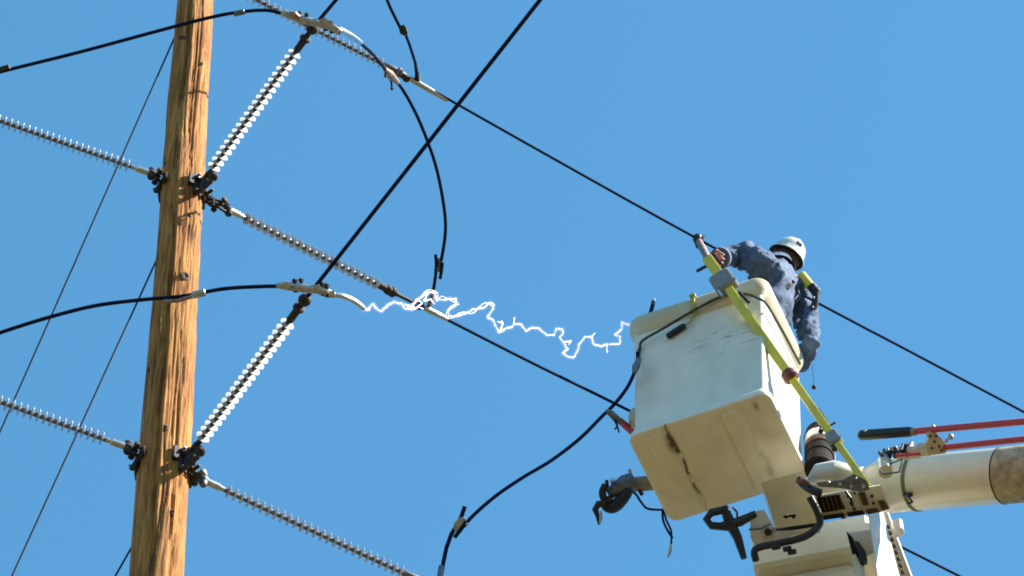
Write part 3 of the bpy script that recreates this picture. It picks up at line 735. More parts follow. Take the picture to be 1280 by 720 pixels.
# side panel with grilles; dark plates carry the shade of its openings
def quadpx(pts, d): return [P(x, y, d) for x, y in pts]
dp_ = 22.22
b = MB(); b.plate(quadpx([(1013, 621), (1100, 606), (1112, 636), (1095, 640), (1026, 650), (1018, 640)], dp_+.06), FW*.10)
pan = b.build('side_panel', m_frp, lift)
def recess(pts, m=m_dkframe, nm='grille', d=dp_, th=.02, parent=None): return MB().plate(quadpx(pts, d), FW*th).build(nm, m, parent or pan)
recess([(1021, 622), (1048, 618), (1057, 636), (1026, 641)])
for k in range(5):
    x = 1026+k*5.5; recess([(x, 621.5-k*.8), (x+1.6, 621.2-k*.8), (x+6.6, 638-k*.8), (x+5, 638.4-k*.8)], m_brownp, 'grille_bar', dp_-.014, .01)
recess([(1073, 616), (1081, 615), (1086, 631), (1079, 632)], m_brownp, 'opening')
recess([(1097, 626), (1105, 625), (1111, 635), (1103, 638)], m_brownp, 'opening')
recess([(1029, 644.5), (1054, 641), (1057, 646), (1030, 650)]); recess([(1058, 641), (1078, 637.5), (1081, 643), (1061, 646)]); recess([(1082, 637), (1096, 635), (1100, 640), (1085, 643)], m_brownp, 'opening')
for k, (x, y) in enumerate(((1060, 620), (1064, 629), (1069, 616), (1090, 620), (1068, 636), (1092, 629))):
    MB().lathe(P(x, y, dp_+.01), P(x, y, dp_-.1), [(0, .009), (.025, .008), (.03, .004)], 6).build('bolt', m_iron, pan)
b = MB(); b.tube(SP([(1057, 614, dp_-.02), (1063, 622, dp_-.04), (1066, 633, dp_-.02)]), .007, 6); b.build('hose', m_black, pan)
# grey wedge bracket under the end of the yellow stick
b = MB(); b.plate(quadpx([(1020, 603), (1052, 600), (1066, 592), (1082, 600), (1087, 611), (1076, 615), (1052, 610), (1024, 608)], dp_-.10), FW*.06); b.build('wedge_bracket', m_galv, tip)
for x, y in ((1036, 603), (1050, 605), (1064, 608), (1079, 608), (1070, 598)):
    MB().lathe(P(x, y, dp_-.12), P(x, y, dp_-.2), [(0, .010), (.014, .009), (.018, .005)], 6).build('bolt', m_alu, tip)
# rust red hose between bucket and boom
b = MB(); b.tube(catmull(SP([(1000, 600, 22.32), (1006, 607, 22.25), (1016, 613, 22.2), (1026, 617, 22.18)]), 4), .022, 10); b.build('rubber_buffer', m_black, tip)
b = MB(); b.tube(catmull(SP([(998, 602, 22.28), (1003, 601, 22.2), (1010, 606, 22.2)]), 4), .014, 8); b.build('red_hose', m_brown, tip)
# white and black valve behind the bucket corner
v = MB()
v0, v1 = P(1024, 588, 22.62), P(1024, 541, 23.05)
Lv = (v1-v0).length
prv = [(0, .07), (Lv*.1, .072), (Lv*.98, .072), (Lv, .05)]
va = MB().lathe(v0, v1, prv, 20).build('hydraulic_motor', m_dkframe, tip)
for f0, f1, m_, rr in ((.02, .22, m_dkframe, .076), (.30, .44, m_dkframe, .078), (.50, .60, m_brownp, .078), (.62, .80, m_hat, .080), (.82, 1.0, m_blueblk, .082)):
    b = MB(); b.lathe(v0+(v1-v0)*f0, v1, [(0, rr*.97), (.002, rr), ((f1-f0)*Lv, rr*(.97 if f1 < .99 else .6))], 20); b.build('motor_band', m_, va)
b = MB(); b.lathe(P(1046, 588, 22.4), P(1046, 570, 22.55), [(0, .016), (.08, .018), (.09, .008)], 10); b.build('fitting', m_black, tip)
b = MB(); b.tube(SP([(1043, 562, 22.4), (1044, 580, 22.36), (1044, 602, 22.3)]), .0035, 6); b.tube(catmull(SP([(1056, 585, 22.3), (1060, 600, 22.26), (1068, 606, 22.2)]), 3), .0035, 6); b.tube(catmull(SP([(1044, 600, 22.22), (1054, 606, 22.2), (1072, 590, 22.22)]), 4), .003, 6); b.build('thin_line', m_galv, tip)

# fittings on top of the boom
f = MB(); f.lathe(P(1107, 590, 22.02), P(1104, 562, 22.3), [(0, .036), (.10, .038), (.13, .038), (.14, .020), (.15, .02)], 16); f.build('cap', m_frp, bo)
b = MB(); b.tube(SP([(1112, 580, 21.96), (1128, 574, 21.98), (1124, 590, 21.92), (1104, 593, 21.9), (1100, 588, 21.9)]), .005, 6); b.build('wire_guard', m_galv, bo)
rnd = random.Random(5)
for k in range(7):
    x = 1102+k*6; y = 566-k*1.1
    b = MB(); pts = [P(x+rnd.uniform(-3, 3), y+rnd.uniform(-6, 6), 22.15+rnd.uniform(-.04, .04)) for _ in range(4)]
    b.tube(catmull(pts, 4), rnd.uniform(.006, .011), 7); b.build('hose', [m_blueblk, m_black, m_brown, m_galv][k % 4], bo)
for k in range(6):
    x = 1104+k*7.5
    b = MB(); b.lathe(P(x, 573-k*.9, 22.12), P(x+1, 558-k*.8, 22.2), [(0, .012), (.05, .014), (.06, .008)], 8); b.build('fitting', [m_alu, m_blueblk, m_brownp][k % 3], bo)
b = MB(); b.tube(SP([(1120, 569.5, 22.06), (1150, 567.5, 21.98)]), .009, 8); b.build('red_line', m_red, bo)
b = MB(); b.box(P(1135, 566, 22.15), BD_*.07, bside*.03, bup*.02, .005); b.build('mounting_rail', m_frp, bo)
b = MB(); b.box(P(1155, 562, 22.05), BD_*.035, bside*.03, bup*.022, .005); b.build('mounting_rail', m_frp, bo)
# cream clamp block holding the red sticks
b = MB(); b.plate(quadpx([(1157, 540), (1164, 536), (1176, 548), (1183, 557), (1181, 566), (1160, 569), (1155, 556), (1160, 549)], 22.0), FW*.09)
cl = b.build('stick_clamp', m_lip, bo)
for x, y in ((1163, 545), (1168, 552), (1165, 560), (1174, 558), (1177, 563), (1170, 545)):
    MB().lathe(P(x, y, 21.96), P(x, y, 21.8), [(0, .007), (.012, .007), (.014, .003)], 6).build('screw', m_brownp, cl)
MB().ball(P(1166, 533.5, 21.98), .013, 10, 7).build('wing_nut', m_alu, cl)
MB().ball(P(1188, 546, 21.9), .017, 10, 7).build('wing_nut', m_alu, cl)
MB().ball(P(1183, 551, 21.9), .011, 10, 7).build('wing_nut', m_alu, cl)
def hotstick(a, b_, r, label, grip=None):
    t = thing('hot_stick', a, label, 'hot stick', 'red fibreglass sticks on the boom')
    MB().lathe(a, b_, [(0, r*.9), (.01, r), ((b_-a).length, r)], 14).build('rod', m_red, t)
    if grip: MB().lathe(grip, a, [(0, .017), (.012, .026), (.03, .027), ((a-grip).length*.97, .026), ((a-grip).length+.01, .020)], 14).build('black_grip', m_black, t)
    return t
def ext(a, b_, k): return a+(b_-a)*k
r1a, r1b = P(1139, 539.5, 22.05), P(1280, 527, 21.6)
hs = hotstick(r1a, ext(r1a, r1b, 3.2), .017, 'upper of the two red sticks, with the thick black grip, over the boom', P(1074, 544, 22.25))
MB().ball(P(1082, 538.5, 22.2), .008, 8, 6).build('rivet', m_alu, hs)
MB().lathe(P(1140, 540, 22.04), P(1148, 539, 22.02), [(0, .020), (.03, .020)], 10).build('collar', m_copper, hs)
r2a, r2b = P(1176, 560, 21.98), P(1280, 549, 21.65)
hotstick(r2a, ext(r2a, r2b, 3.4), .016, 'lower of the two red sticks, lying close along the top of the boom')

# ------------------------------------------------------------------ bracket and housing below the bucket
b = MB(); b.plate([P(955, 615, 22.45), P(1008, 600, 22.45), P(1021, 655, 22.58), P(968, 660, 22.60)], (BM.to_3x3() @ Vector((0, .10, -.03)))*1.0)
br = b.build('bucket_bracket', m_frp, lift)
b = MB(); b.plate([P(968, 661, 22.34), P(1021, 654, 22.34), P(1022, 657.5, 22.32), P(990, 662.5, 22.32), P(970, 663.5, 22.32)], FW*.05); b.build('bracket_edge', m_dkframe, br)
for x in (983, 992): MB().lathe(P(x, 645.5, 22.30), P(x-2, 648, 22.1), [(0, .012), (.03, .011), (.035, .006)], 6).build('bolt', m_iron, br)
MB().tube(SP([(979, 646, 22.27), (995, 644, 22.27)]), .006, 6).build('slot', m_dkframe, br)  # dark rod, coloured as the shade in a slot
# white end plate with a hole
b = MB(); b.plate(quadpx([(937, 640), (955, 637), (968, 660), (1000, 665), (975, 676), (945, 684), (938, 672)], 22.42), FW*.05); ep = b.build('end_plate', m_hat, lift)
b = MB(); b.lathe(P(960, 665, 22.40), P(960, 665, 22.2), [(0, .034), (.012, .033), (.016, .026)], 16); b.build('boss', m_alu, ep)
b = MB(); b.lathe(P(960, 665, 22.385), P(960, 665, 22.2), [(0, .02), (.012, .019)], 14); b.build('hole', m_black, ep)  # solid black disc in place of the hole's inner shade
b = MB(); b.tube(SP([(936, 662, 22.38), (950, 661, 22.36), (963, 655, 22.37)]), .005, 6); b.build('thin_line', m_galv, ep)
# thick black hose
b = MB(); b.tube(catmull(SP([(945, 701, 22.26), (943, 690, 22.25), (950, 684, 22.25), (975, 679, 22.24), (1003, 672, 22.23), (1018, 663, 22.2), (1025, 652, 22.14), (1020, 636, 22.12), (1012, 621, 22.12)]), 5), .019, 12); b.build('black_hose', m_black, lift)
# housing: down-facing khaki belly, pale front, sunlit right side
hz = [ZB-.14, ZB-.33]
m_house = M('cream_housing_paint', (.66, .61, .48), .4, 0, .08, 8, bump=.04)
def hp(x, y, z): return PZ(x, y, z)
f0, f1 = hp(938, 668, ZB+.15), hp(1085, 640, ZB+.15)
xd = (f1-f0); xd.z = 0; W_ = xd.length; xd.normalize(); yd = Vector((-xd.y, xd.x, 0)); zd = Vector((0, 0, 1))
def H(u, v_, w_): return f0+xd*u+yd*v_+zd*w_
D_ = .50
def hexa(b, c8): b.add(c8, [(0, 3, 2, 1), (4, 5, 6, 7), (0, 1, 5, 4), (1, 2, 6, 5), (2, 3, 7, 6), (3, 0, 4, 7)])
b = MB(); b.box(H(W_/2, D_/2, -.14), xd*W_/2, yd*D_/2, zd*.14, .02)
hs_ = b.build('housing', m_house, lift)
b = MB(); b.box(H(W_/2-.05, D_/2+.06, -.68), xd*(W_/2-.06), yd*(D_/2-.03), zd*.42, .03); b.build('housing_lower', m_house, hs_)
# right side: white plate turned to the sun to read bright, rail with rust spots
c8 = [P(1062, 660, 22.2), P(1084, 645, 22.2), P(1100, 735, 21.8), P(1078, 740, 21.8)]
b = MB(); b.plate([P(1060, 666, 22.46), P(1090, 662, 22.46), P(1094, 690, 22.35), P(1078, 697, 22.35), P(1084, 740, 22.10), P(1072, 740, 22.10)], FW*.05); b.build('bent_plate', m_house, hs_)
b = MB(); b.plate([P(1058, 664, 22.42), P(1065, 671, 22.40), P(1080, 700, 22.30), P(1076, 724, 22.20), P(1074, 726, 22.20)], FW*.03); b.build('gap_shade', m_dkframe, hs_)  # dark plate, coloured like the shade inside a gap
b = MB(); b.tube(SP([(1070, 680, 22.36), (1078, 692, 22.30), (1080, 704, 22.26)]), .02, 8); b.build('hose', m_black, hs_)
b = MB(); b.plate([P(1085, 644, 22.42), P(1104, 640, 22.74), P(1130, 742, 22.34), P(1101, 742, 22.02)], FW*.02); b.build('sunlit_side_plate', m_hat, hs_)  # added plate, angled into the sun for the housing's bright side
b = MB(); b.box(P(1121, 690, 22.72), xd*.030, yd*.03, (P(1105, 640, 22.90)-P(1144, 745, 22.40))*.5, .006); rl = b.build('side_rail', m_lip, hs_)
for k in range(9):
    t_ = .15+k*.09; p = along(P(1106, 645, 22.80), P(1135, 735, 22.38), t_)
    MB().ball(p+FW*-.0, .012, 8, 6, (1, 1, 1.4)).build('rust_spot', m_brownp, rl)
b = MB(); b.box(P(1122, 660, 22.65), xd*.03, yd*.03, zd*.05, .012); b.build('lug', m_hat, hs_)
for x, y in ((970, 684), (984, 686), (990, 690)):
    MB().box(P(x, y, 22.2), xd*.022, yd*.012, zd*.010, .003).build('catch', m_black, hs_)
# black triangular hanger under the bucket
t = b = MB()
dh = 22.34
b.tube(SP([(910, 636, dh), (889, 641, dh), (883, 649, dh), (889, 657, dh), (911, 659, dh)]), .021, 10)
b.tube(SP([(905, 634, dh), (913, 655, dh), (922, 672, dh), (930, 698, dh-.05)]), [.022, .030, .024, .016], 10)
b.tube(SP([(900, 658, dh), (925, 652, dh), (945, 642, dh)]), [.02, .026, .018], 10)
b.build('black_hanger', m_black, lift)
b = MB(); b.tube(SP([(916, 634, dh+.02), (921, 640, dh), (922, 650, dh)]), .006, 6); b.build('thin_line', m_brown, lift)

# jib arm with winch head on the left, behind the bucket
zj = ZB+.42
j0, j1 = PZ(776, 607, zj), PZ(1000, 588, zj)
jb = MB().lathe(j0, j1, [(0, .036), (.02, .040), ((j1-j0).length, .042)], 18).build('jib_arm', m_jib, lift)
dj = dep(j0)
b = MB(); b.tube(SP([(792, 601, dj-.02), (781, 605, dj-.03), (771, 612, dj-.03), (760, 618, dj-.03)]), [.046, .050, .042, .030], 14); b.build('winch_head', m_galv, jb)
b = MB(); b.tube(catmull(SP([(788, 612, dj-.07), (780, 622, dj-.07), (768, 633, dj-.07), (758, 633, dj-.07), (752, 626, dj-.07)]), 4), [.018, .022, .026, .028, .03, .032, .034, .034, .034, .034, .033, .03, .028, .024, .022, .02, .02], 12); b.build('claw', m_blueblk, jb)
b = MB(); b.tube(catmull(SP([(757, 606, dj-.07), (753, 616, dj-.08), (757, 626, dj-.08), (765, 622, dj-.08)]), 4), [.020]*13, 10); b.build('cheek', m_iron, jb)
b = MB(); b.tube(SP([(758, 630, dj-.1), (748, 630, dj-.1), (744, 637, dj-.1), (747, 645, dj-.1), (749, 656, dj-.1)]), [.016, .020, .018, .012, .006], 10); b.build('hook', m_iron, jb)
b = MB(); b.tube(SP([(751, 639, dj-.13), (751.5, 648, dj-.13), (750, 656, dj-.12)]), [.006, .009, .003], 8); b.build('hook_tip', m_alu, jb)
MB().lathe(P(766, 603, dj-.06), P(766, 597, dj-.1), [(0, .014), (.03, .014), (.034, .010)], 8).build('bolt', m_alu, jb)
MB().lathe(P(788, 593, dj-.02), P(787, 587, dj-.02), [(0, .010), (.02, .012), (.03, .008)], 8).build('bolt', m_alu, jb)
MB().lathe(P(759, 607, dj-.06), P(758, 598, dj-.06), [(0, .010), (.03, .010)], 8).build('bolt', m_iron, jb)
MB().lathe(P(799, 612, dj-.03), P(803, 619, dj-.03), [(0, .010), (.03, .012), (.035, .006)], 8).build('bolt', m_iron, jb)
t = thing('jib_cord', P(790, 616, dj-.03), 'thin dark cord drooping from the winch head with a silver tip below the bucket corner', 'cord')
b = MB(); b.tube(catmull(SP([(786, 614, dj-.04), (794, 617, dj-.04), (801, 627, dj-.04), (808, 635, dj-.04), (818, 637, dj-.04), (828, 637, dj-.02), (840, 636, dj+.02)]), 5), .0065, 8); b.build('strand', m_wire, t)
b = MB(); b.tube(catmull(SP([(828, 637, dj-.02), (829, 650, dj-.02), (834, 662, dj-.02), (841, 673, dj-.02)]), 5), .0065, 8); b.tube(catmull(SP([(830, 638, dj-.02), (833, 650, dj-.03), (839, 664, dj-.02), (839, 680, dj-.02)]), 5), .006, 8); b.build('hanging_end', m_wire, t)
b = MB(); b.tube(SP([(839, 680, dj-.02), (837.5, 690, dj-.02), (835, 697, dj-.02)]), [.008, .011, .005], 8); b.build('tip', m_alu, t)

# pale oval pad at the left lower corner + red grounding clamp on the second conductor
t = thing('grounding_stick', P(775, 524, 22.9), 'short red stick with a grey jaw gripping the hanging wire left of the bucket', 'clamp stick')
ds = dep(P(770, 512, 22.75))
dsw = 22.78
b = MB(); b.tube(SP([(775, 526, dsw+.02), (783, 533, dsw+.08), (790, 540, dsw+.14), (815, 560, dsw+.75)][:3]), [.018, .020, .017], 12); b.build('rod', m_red, t)
b = MB(); b.tube(SP([(758, 513, dsw), (764, 517, dsw), (770, 523, dsw), (776, 528, dsw+.02)]), [.012, .018, .020, .015], 10); b.build('jaw', m_galv, t)
b = MB(); b.tube(SP([(768, 524, dsw-.02), (771, 531, dsw-.02), (774, 541, dsw-.02)]), [.007, .006, .004], 8); b.tube(SP([(772, 533, dsw-.02), (768, 537, dsw-.02)]), .005, 6); b.build('trigger', m_iron, t)
t = thing('bumper_pad', P(794, 522, 22.8), 'pale rounded bumper pad sticking out at the lower left corner of the bucket', 'bumper')
MB().ball(P(795, 523, 22.86), .05, 16, 10, (.8, 1, 1.5)).build('pad', m_lip, t)

# ------------------------------------------------------------------ yellow stick strapped across the bucket
ya, yb = P(882, 320, 23.30), P(1084, 607, 22.10)
yt = thing('clamp_stick', yb, 'long yellow stick strapped across the bucket, its top held by the lineman', 'hot stick')
yx = (yb-ya).normalized(); Ly = (yb-ya).length
def yp(x): # point at photo column
    a_ = ya-EYE; k = (x-640)/FPX; s = (k*a_.dot(FW)-a_.x)/(yx.x-k*yx.dot(FW)); return ya+yx*s
yn = yx.cross(FW).normalized(); yo = yn.cross(yx).normalized()
def ybox(x0, x1, hw, hd, m, nm, off=0., bev=.004, dn=0.):
    p, q = yp(x0), yp(x1); return MB().box((p+q)/2+yn*off+yo*dn, (q-p)/2, yn*hw, yo*hd, bev).build(nm, m, yt)
ybox(884, 905, .0275, .022, m_yel, 'upper_rod')
ybox(907, 988, .024, .020, m_yel, 'middle_rod')
ybox(986, 1045, .021, .018, m_yel, 'lower_rod')
ybox(1043, 1084, .018, .016, m_yel, 'end_rod')
b = MB(); p, q = yp(899), yp(911)
b.box((p+q)/2, (q-p)/2*1.0, yn*.062, yo*.040, .012); b.build('grey_cuff', m_grey, yt)
b = MB(); b.box((yp(901)+yp(913))/2-yn*.05+yo*-.02, (q-p)/2*1.3, yn*.006, yo*.012, .003); b.build('cuff_latch', m_alu, yt)
b = MB(); b.lathe(yp(984), yp(994), [(0, .030), (.01, .042), (.05, .044), (.065, .030)], 18); b.build('collar', m_brown, yt)
b = MB(); b.box((yp(1038)+yp(1047))/2, (yp(1047)-yp(1038))*.5, yn*.034, yo*.03, .008); b.build('grey_cuff', m_grey, yt)
b = MB(); b.tube([yp(1030)-yn*.02, yp(1033)-yn*.045, P(1044, 528, dep(yp(1033)))], .006, 6); b.ball(yp(1033)-yn*.035, .014, 8, 6); b.build('latch', m_black, yt)
b = MB(); b.box((yp(1020)+yp(1030))/2+yn*.018, (yp(1030)-yp(1018))*.5, yn*.010, yo*.012, .003); b.build('latch', m_galv, yt)
b = MB(); b.ball(yp(1049)-yn*.028, .018, 8, 6); b.tube([yp(1042)-yn*.03, yp(1050)-yn*.032], .008, 6); b.build('latch', m_black, yt)
b = MB(); b.tube([yp(917)+yn*.035, yp(927)+yn*.045], .010, 8); b.build('trigger_bar', m_black, yt)
b = MB(); b.tube([yp(884)+yn*.040, yp(901)+yn*.045], .006, 6); b.build('pull_rod', m_wire, yt)
# top of the stick: hot clamp on the conductor
b = MB(); b.tube([C1b+Vector((0, 0, -.01)), along(C1b, ya, .55), ya+yx*.03], [.016, .020, .018], 10); b.build('clamp_neck', m_copper, yt)
b = MB(); b.ball(C1b+RT*-.004+UP*.002, .030, 14, 10, (.9, 1, 1)); b.lathe(C1b-UP*.05, C1b+UP*.05, [(0, .012), (.03, .022), (.06, .022), (.075, .012)], 12); b.build('clamp_head', m_black, yt)
MB().tube([C1b+RT*.012-UP*.01, C1b+RT*.03+UP*.02], .010, 8).build('screw', m_alu, yt)
b = MB(); b.tube([P(871, 339, dep(ya)), P(884, 332, dep(ya)-.02), P(889, 330, dep(ya))], [.009, .010, .008], 8); b.build('side_lever', m_black, yt)

# ------------------------------------------------------------------ the lineman
import bmesh
def skin_mesh(joints, bones, sub=2, root=0):
    me = bpy.data.meshes.new('tmp'); names = list(joints)
    me.from_pydata([tuple(joints[n_][0]) for n_ in names], [(names.index(a), names.index(c)) for a, c in bones], [])
    o = bpy.data.objects.new('tmp', me); col.objects.link(o)
    s = o.modifiers.new('s', 'SKIN'); s.use_smooth_shade = True; s.branch_smoothing = .6
    for i, n_ in enumerate(names):
        r = joints[n_][1]; sv = me.skin_vertices[0].data[i]; sv.radius = r if isinstance(r, tuple) else (r, r); sv.use_root = (i == root)
    ss = o.modifiers.new('u', 'SUBSURF'); ss.levels = sub
    dg = bpy.context.evaluated_depsgraph_get(); ev = o.evaluated_get(dg); m2 = ev.to_mesh()
    V = [v.co.copy() for v in m2.vertices]; F = [tuple(p.vertices) for p in m2.polygons]
    ev.to_mesh_clear(); bpy.data.objects.remove(o); bpy.data.meshes.remove(me)
    return V, F
LSh = P(944, 322, 23.62); RSh = P(996, 362, 24.02)
CH = (LSh+RSh)/2+Vector((0, 0, -.06))
NK = P(972, 334, 23.90)
PEL = BL(.19, .03, .93); SPI = PEL.lerp(CH, .5)+Vector((.045, 0, 0))
HD = P(980, 326, 24.05)
hand_c = P(884, 324, dep(ya)-.01)+UP*.0
LEl = P(916, 322, 23.42); LWr = P(898, 322, 23.30)
LEl = P(921, 320, 23.83); LWr = P(900, 322.5, 23.50)
REl = PZ(1014, 428, ZR+.02); RWr = PZ(1000, 453, ZR+.15); RHd = PZ(984, 456, ZR+.20)
J = {'pel': (PEL, (.15, .12)), 'spi': (SPI, (.165, .145)), 'ch': (CH, (.15, .12)), 'nk': (NK, .06), 'hb': (HD-Vector((0, 0, .05)), .065),
     'lsh': (LSh, .085), 'lel': (LEl, .066), 'lfa': (LEl.lerp(LWr, .6), .062), 'lwr': (LWr, .052),
     'rsh': (RSh, .085), 'rua': (RSh.lerp(REl, .5), .072), 'rel': (REl, .058), 'rwr': (RWr, .045),
     'lhip': (BL(.08, .0, .86), .10), 'lkn': (BL(.07, -.08, .48), .07), 'lan': (BL(.05, .0, .15), .05),
     'rhip': (BL(.25, .06, .86), .10), 'rkn': (BL(.27, -.02, .48), .07), 'ran': (BL(.24, .08, .15), .05)}
bones = [('pel', 'spi'), ('spi', 'ch'), ('ch', 'nk'), ('nk', 'hb'), ('ch', 'lsh'), ('lsh', 'lel'), ('lel', 'lfa'), ('lfa', 'lwr'), ('ch', 'rsh'), ('rsh', 'rua'), ('rua', 'rel'), ('rel', 'rwr'),
         ('pel', 'lhip'), ('lhip', 'lkn'), ('lkn', 'lan'), ('pel', 'rhip'), ('rhip', 'rkn'), ('rkn', 'ran')]
V, F = skin_mesh(J, bones, 3)
person = thing('person', BL(.16, .03, .08), 'lineman in a pale blue denim shirt and white hard hat leaning out of the bucket', 'person')
# cloth folds: ridges that wrap the limbs and pull across the back
bmv = MB(); bmv.v = V; bmv.f = F
me0 = bmv.mesh('body', m_skin, off=person.location, smooth=180)
def mat_denim():
    m = M('denim_shirt_fold_shade', (.105, .165, .275), .9, 0, .10, 9, c2=(.022, .040, .085), bump=.7, bscale=22)  # dark and light patches put fold shade and highlights into the colour
    return m
m_denim = mat_denim(); m_trs = M('dark_blue_jeans', (.05, .07, .13), .9, 0, .2, 30, bump=.3)
me0.materials.clear()
for m_ in (m_denim, m_trs, m_skin): me0.materials.append(m_)
nrm = [v.normal.copy() for v in me0.vertices]
po = Vector(person.location)
hN = (HD-NK).normalized()
for i, v in enumerate(me0.vertices):
    wv = v.co+po
    if (wv-NK).dot(hN) > .01 and (wv-HD).length < .16: continue
    if (wv.z > PEL.z-.05):
        q = wv*9; q2 = Vector((q.x*1.0+q.z*.8, q.y*.5, q.z*1.6-q.x))
        f_ = noise.noise(q2)*.024+max(0, 1-abs(noise.noise(q2*1.5+Vector((5, 1, 2))))*5)*.020-.010
        edge = min(1, max(0, ((wv-LWr).length-.03)/.05))
        v.co += nrm[i]*f_*edge
for p in me0.polygons:
    c_ = p.center+po; p.use_smooth = True
    if (c_-NK).dot(hN) > .035 and (c_-HD).length < .2: p.material_index = 2
    elif c_.z < PEL.z-.03: p.material_index = 1
    else: p.material_index = 0
body = bpy.data.objects.new('body', me0); col.objects.link(body); body.parent = person; WM[body.name] = Matrix.Translation(po)
# head, turned away to the left
hup = Vector((.50, -.36, .78)).normalized()
hf = Vector((-.55, .80, 0)); hf = (hf-hup*hf.dot(hup)).normalized(); hr = hf.cross(hup)
HM = Matrix((( hr.x, hf.x, hup.x), (hr.y, hf.y, hup.y), (hr.z, hf.z, hup.z)))
hb = MB(); hv = []; hfc = []
sg, rg = 28, 20
for i in range(rg+1):
    th = math.pi*i/rg
    for k in range(sg):
        an = 2*math.pi*k/sg; x = math.sin(th)*math.cos(an); y = math.sin(th)*math.sin(an); z = math.cos(th)
        rx, ry, rz = .068, .088, .108
        if z < 0: rx *= 1+.28*z; ry *= 1+.18*z
        X, Y, Z_ = x*rx, y*ry, z*rz
        if y > .5:                                             # face relief
            fx = X; fz = Z_
            Y += .024*math.exp(-(fx/.012)**2-((fz+.022)/.022)**2)   # nose
            Y += .010*math.exp(-(fx/.008)**2-((fz-.0)/.03)**2)
            Y -= .010*math.exp(-((abs(fx)-.032)/.014)**2-((fz-.006)/.012)**2)   # sockets
            Y += .006*math.exp(-(fx/.022)**2-((fz+.062)/.008)**2)   # lips
            Y += .008*math.exp(-(fx/.02)**2-((fz+.10)/.016)**2)    # chin
            Y += .005*math.exp(-((abs(fx)-.03)/.02)**2-((fz-.028)/.008)**2)   # brow
        hv.append(HD+HM @ Vector((X, Y, Z_)))
for i in range(rg):
    for k in range(sg): hfc.append((i*sg+k, (i+1)*sg+k, (i+1)*sg+(k+1) % sg, i*sg+(k+1) % sg))
hb.add(hv, hfc)
for sx_ in (-1, 1): hb.ball(HD+HM @ Vector((sx_*.070, -.005, -.015)), .027, 10, 8, (.35, .7, 1.1), HM)
head = hb.build('head', m_skin, person, smooth=180)
m_eye = M('eye_white', (.7, .7, .68), .2)
for sx_ in (-1, 1):
    MB().ball(HD+HM @ Vector((sx_*.029, .070, .005)), .012, 12, 8).build('eye', m_eye, head)
    MB().ball(HD+HM @ Vector((sx_*.029, .0795, .005)), .005, 8, 6).build('pupil', m_black, head)
MB().ball(HD+HM @ Vector((0, .080, -.060)), .02, 12, 6, (1, .3, .25), HM).build('lips', m_glove, head)
hh = MB(); hh.ball(HD+HM @ Vector((0, -.012, .004)), 1, 24, 14, (.073, .092, .112), HM)
hh.f = [f_ for f_ in hh.f if all(((HM.transposed() @ (hh.v[i]-HD)).y < .03 and (HM.transposed() @ (hh.v[i]-HD)).z > -.085) or (HM.transposed() @ (hh.v[i]-HD)).z > .05 for i in f_)]
hh.build('hair', m_hair, head, smooth=180)
# full brim hard hat with a ridge
hc = HD+hup*.028
hat = MB(); prof = [(.000, .118), (-.004, .120), (.002, .121), (.010, .112), (.018, .105), (.05, .101), (.080, .089), (.104, .066), (.117, .038), (.122, .004)]
Vh = []; Fh = []; sg = 40
ins = [(.006, .112), (.012, .098), (.05, .094), (.080, .081), (.098, .060), (.109, .03), (.112, .003)]
full = prof[::-1]+ins
for t_, r_ in full:
    for k in range(sg):
        an = 2*math.pi*k/sg; x, y = math.cos(an), math.sin(an)
        rid = (.006*math.exp(-(x*r_/.014)**2)) if (t_ > .03 and (t_, r_) in prof) else 0
        dr = -.010*max(0, y)*(r_ > .115)
        Vh.append(hc+HM @ Vector((x*r_*.86, y*r_*1.0, (t_+rid+dr)*.94)))
for i in range(len(full)-1):
    for k in range(sg): Fh.append((i*sg+k, i*sg+(k+1) % sg, (i+1)*sg+(k+1) % sg, (i+1)*sg+k))
hat.add(Vh, Fh)
ht = hat.build('hard_hat', m_hat, person, smooth=60)
b = MB(); b.box(hc+HM @ Vector((0, -.122, .045)), HM @ Vector((.018, 0, 0)), HM @ Vector((0, .004, 0)), HM @ Vector((0, 0, .012)), .002); b.build('badge', m_grey, ht)
b = MB(); b.tube([hc+HM @ Vector((math.cos(a_)*.092, math.sin(a_)*.107, .0)) for a_ in np.linspace(0, 2*math.pi, 25)], .010, 6, False); b.build('suspension_band', m_dkframe, ht)
# shirt collar
b = MB(); nA = (NK-CH).normalized(); nx = nA.orthogonal().normalized(); ny = nA.cross(nx)
V = []; F = []
for i, (t_, r_) in enumerate(((-.03, .095), (.0, .083), (.035, .080), (.03, .070), (-.01, .068))):
    for k in range(24):
        an = 2*math.pi*k/24; V.append(NK+nA*(t_+.006*math.sin(3*an))+(nx*math.cos(an)+ny*math.sin(an))*r_)
for i in range(4):
    for k in range(24): F.append((i*24+k, i*24+(k+1) % 24, (i+1)*24+(k+1) % 24, (i+1)*24+k))
b.add(V, F).build('collar', m_denim, person, smooth=60)
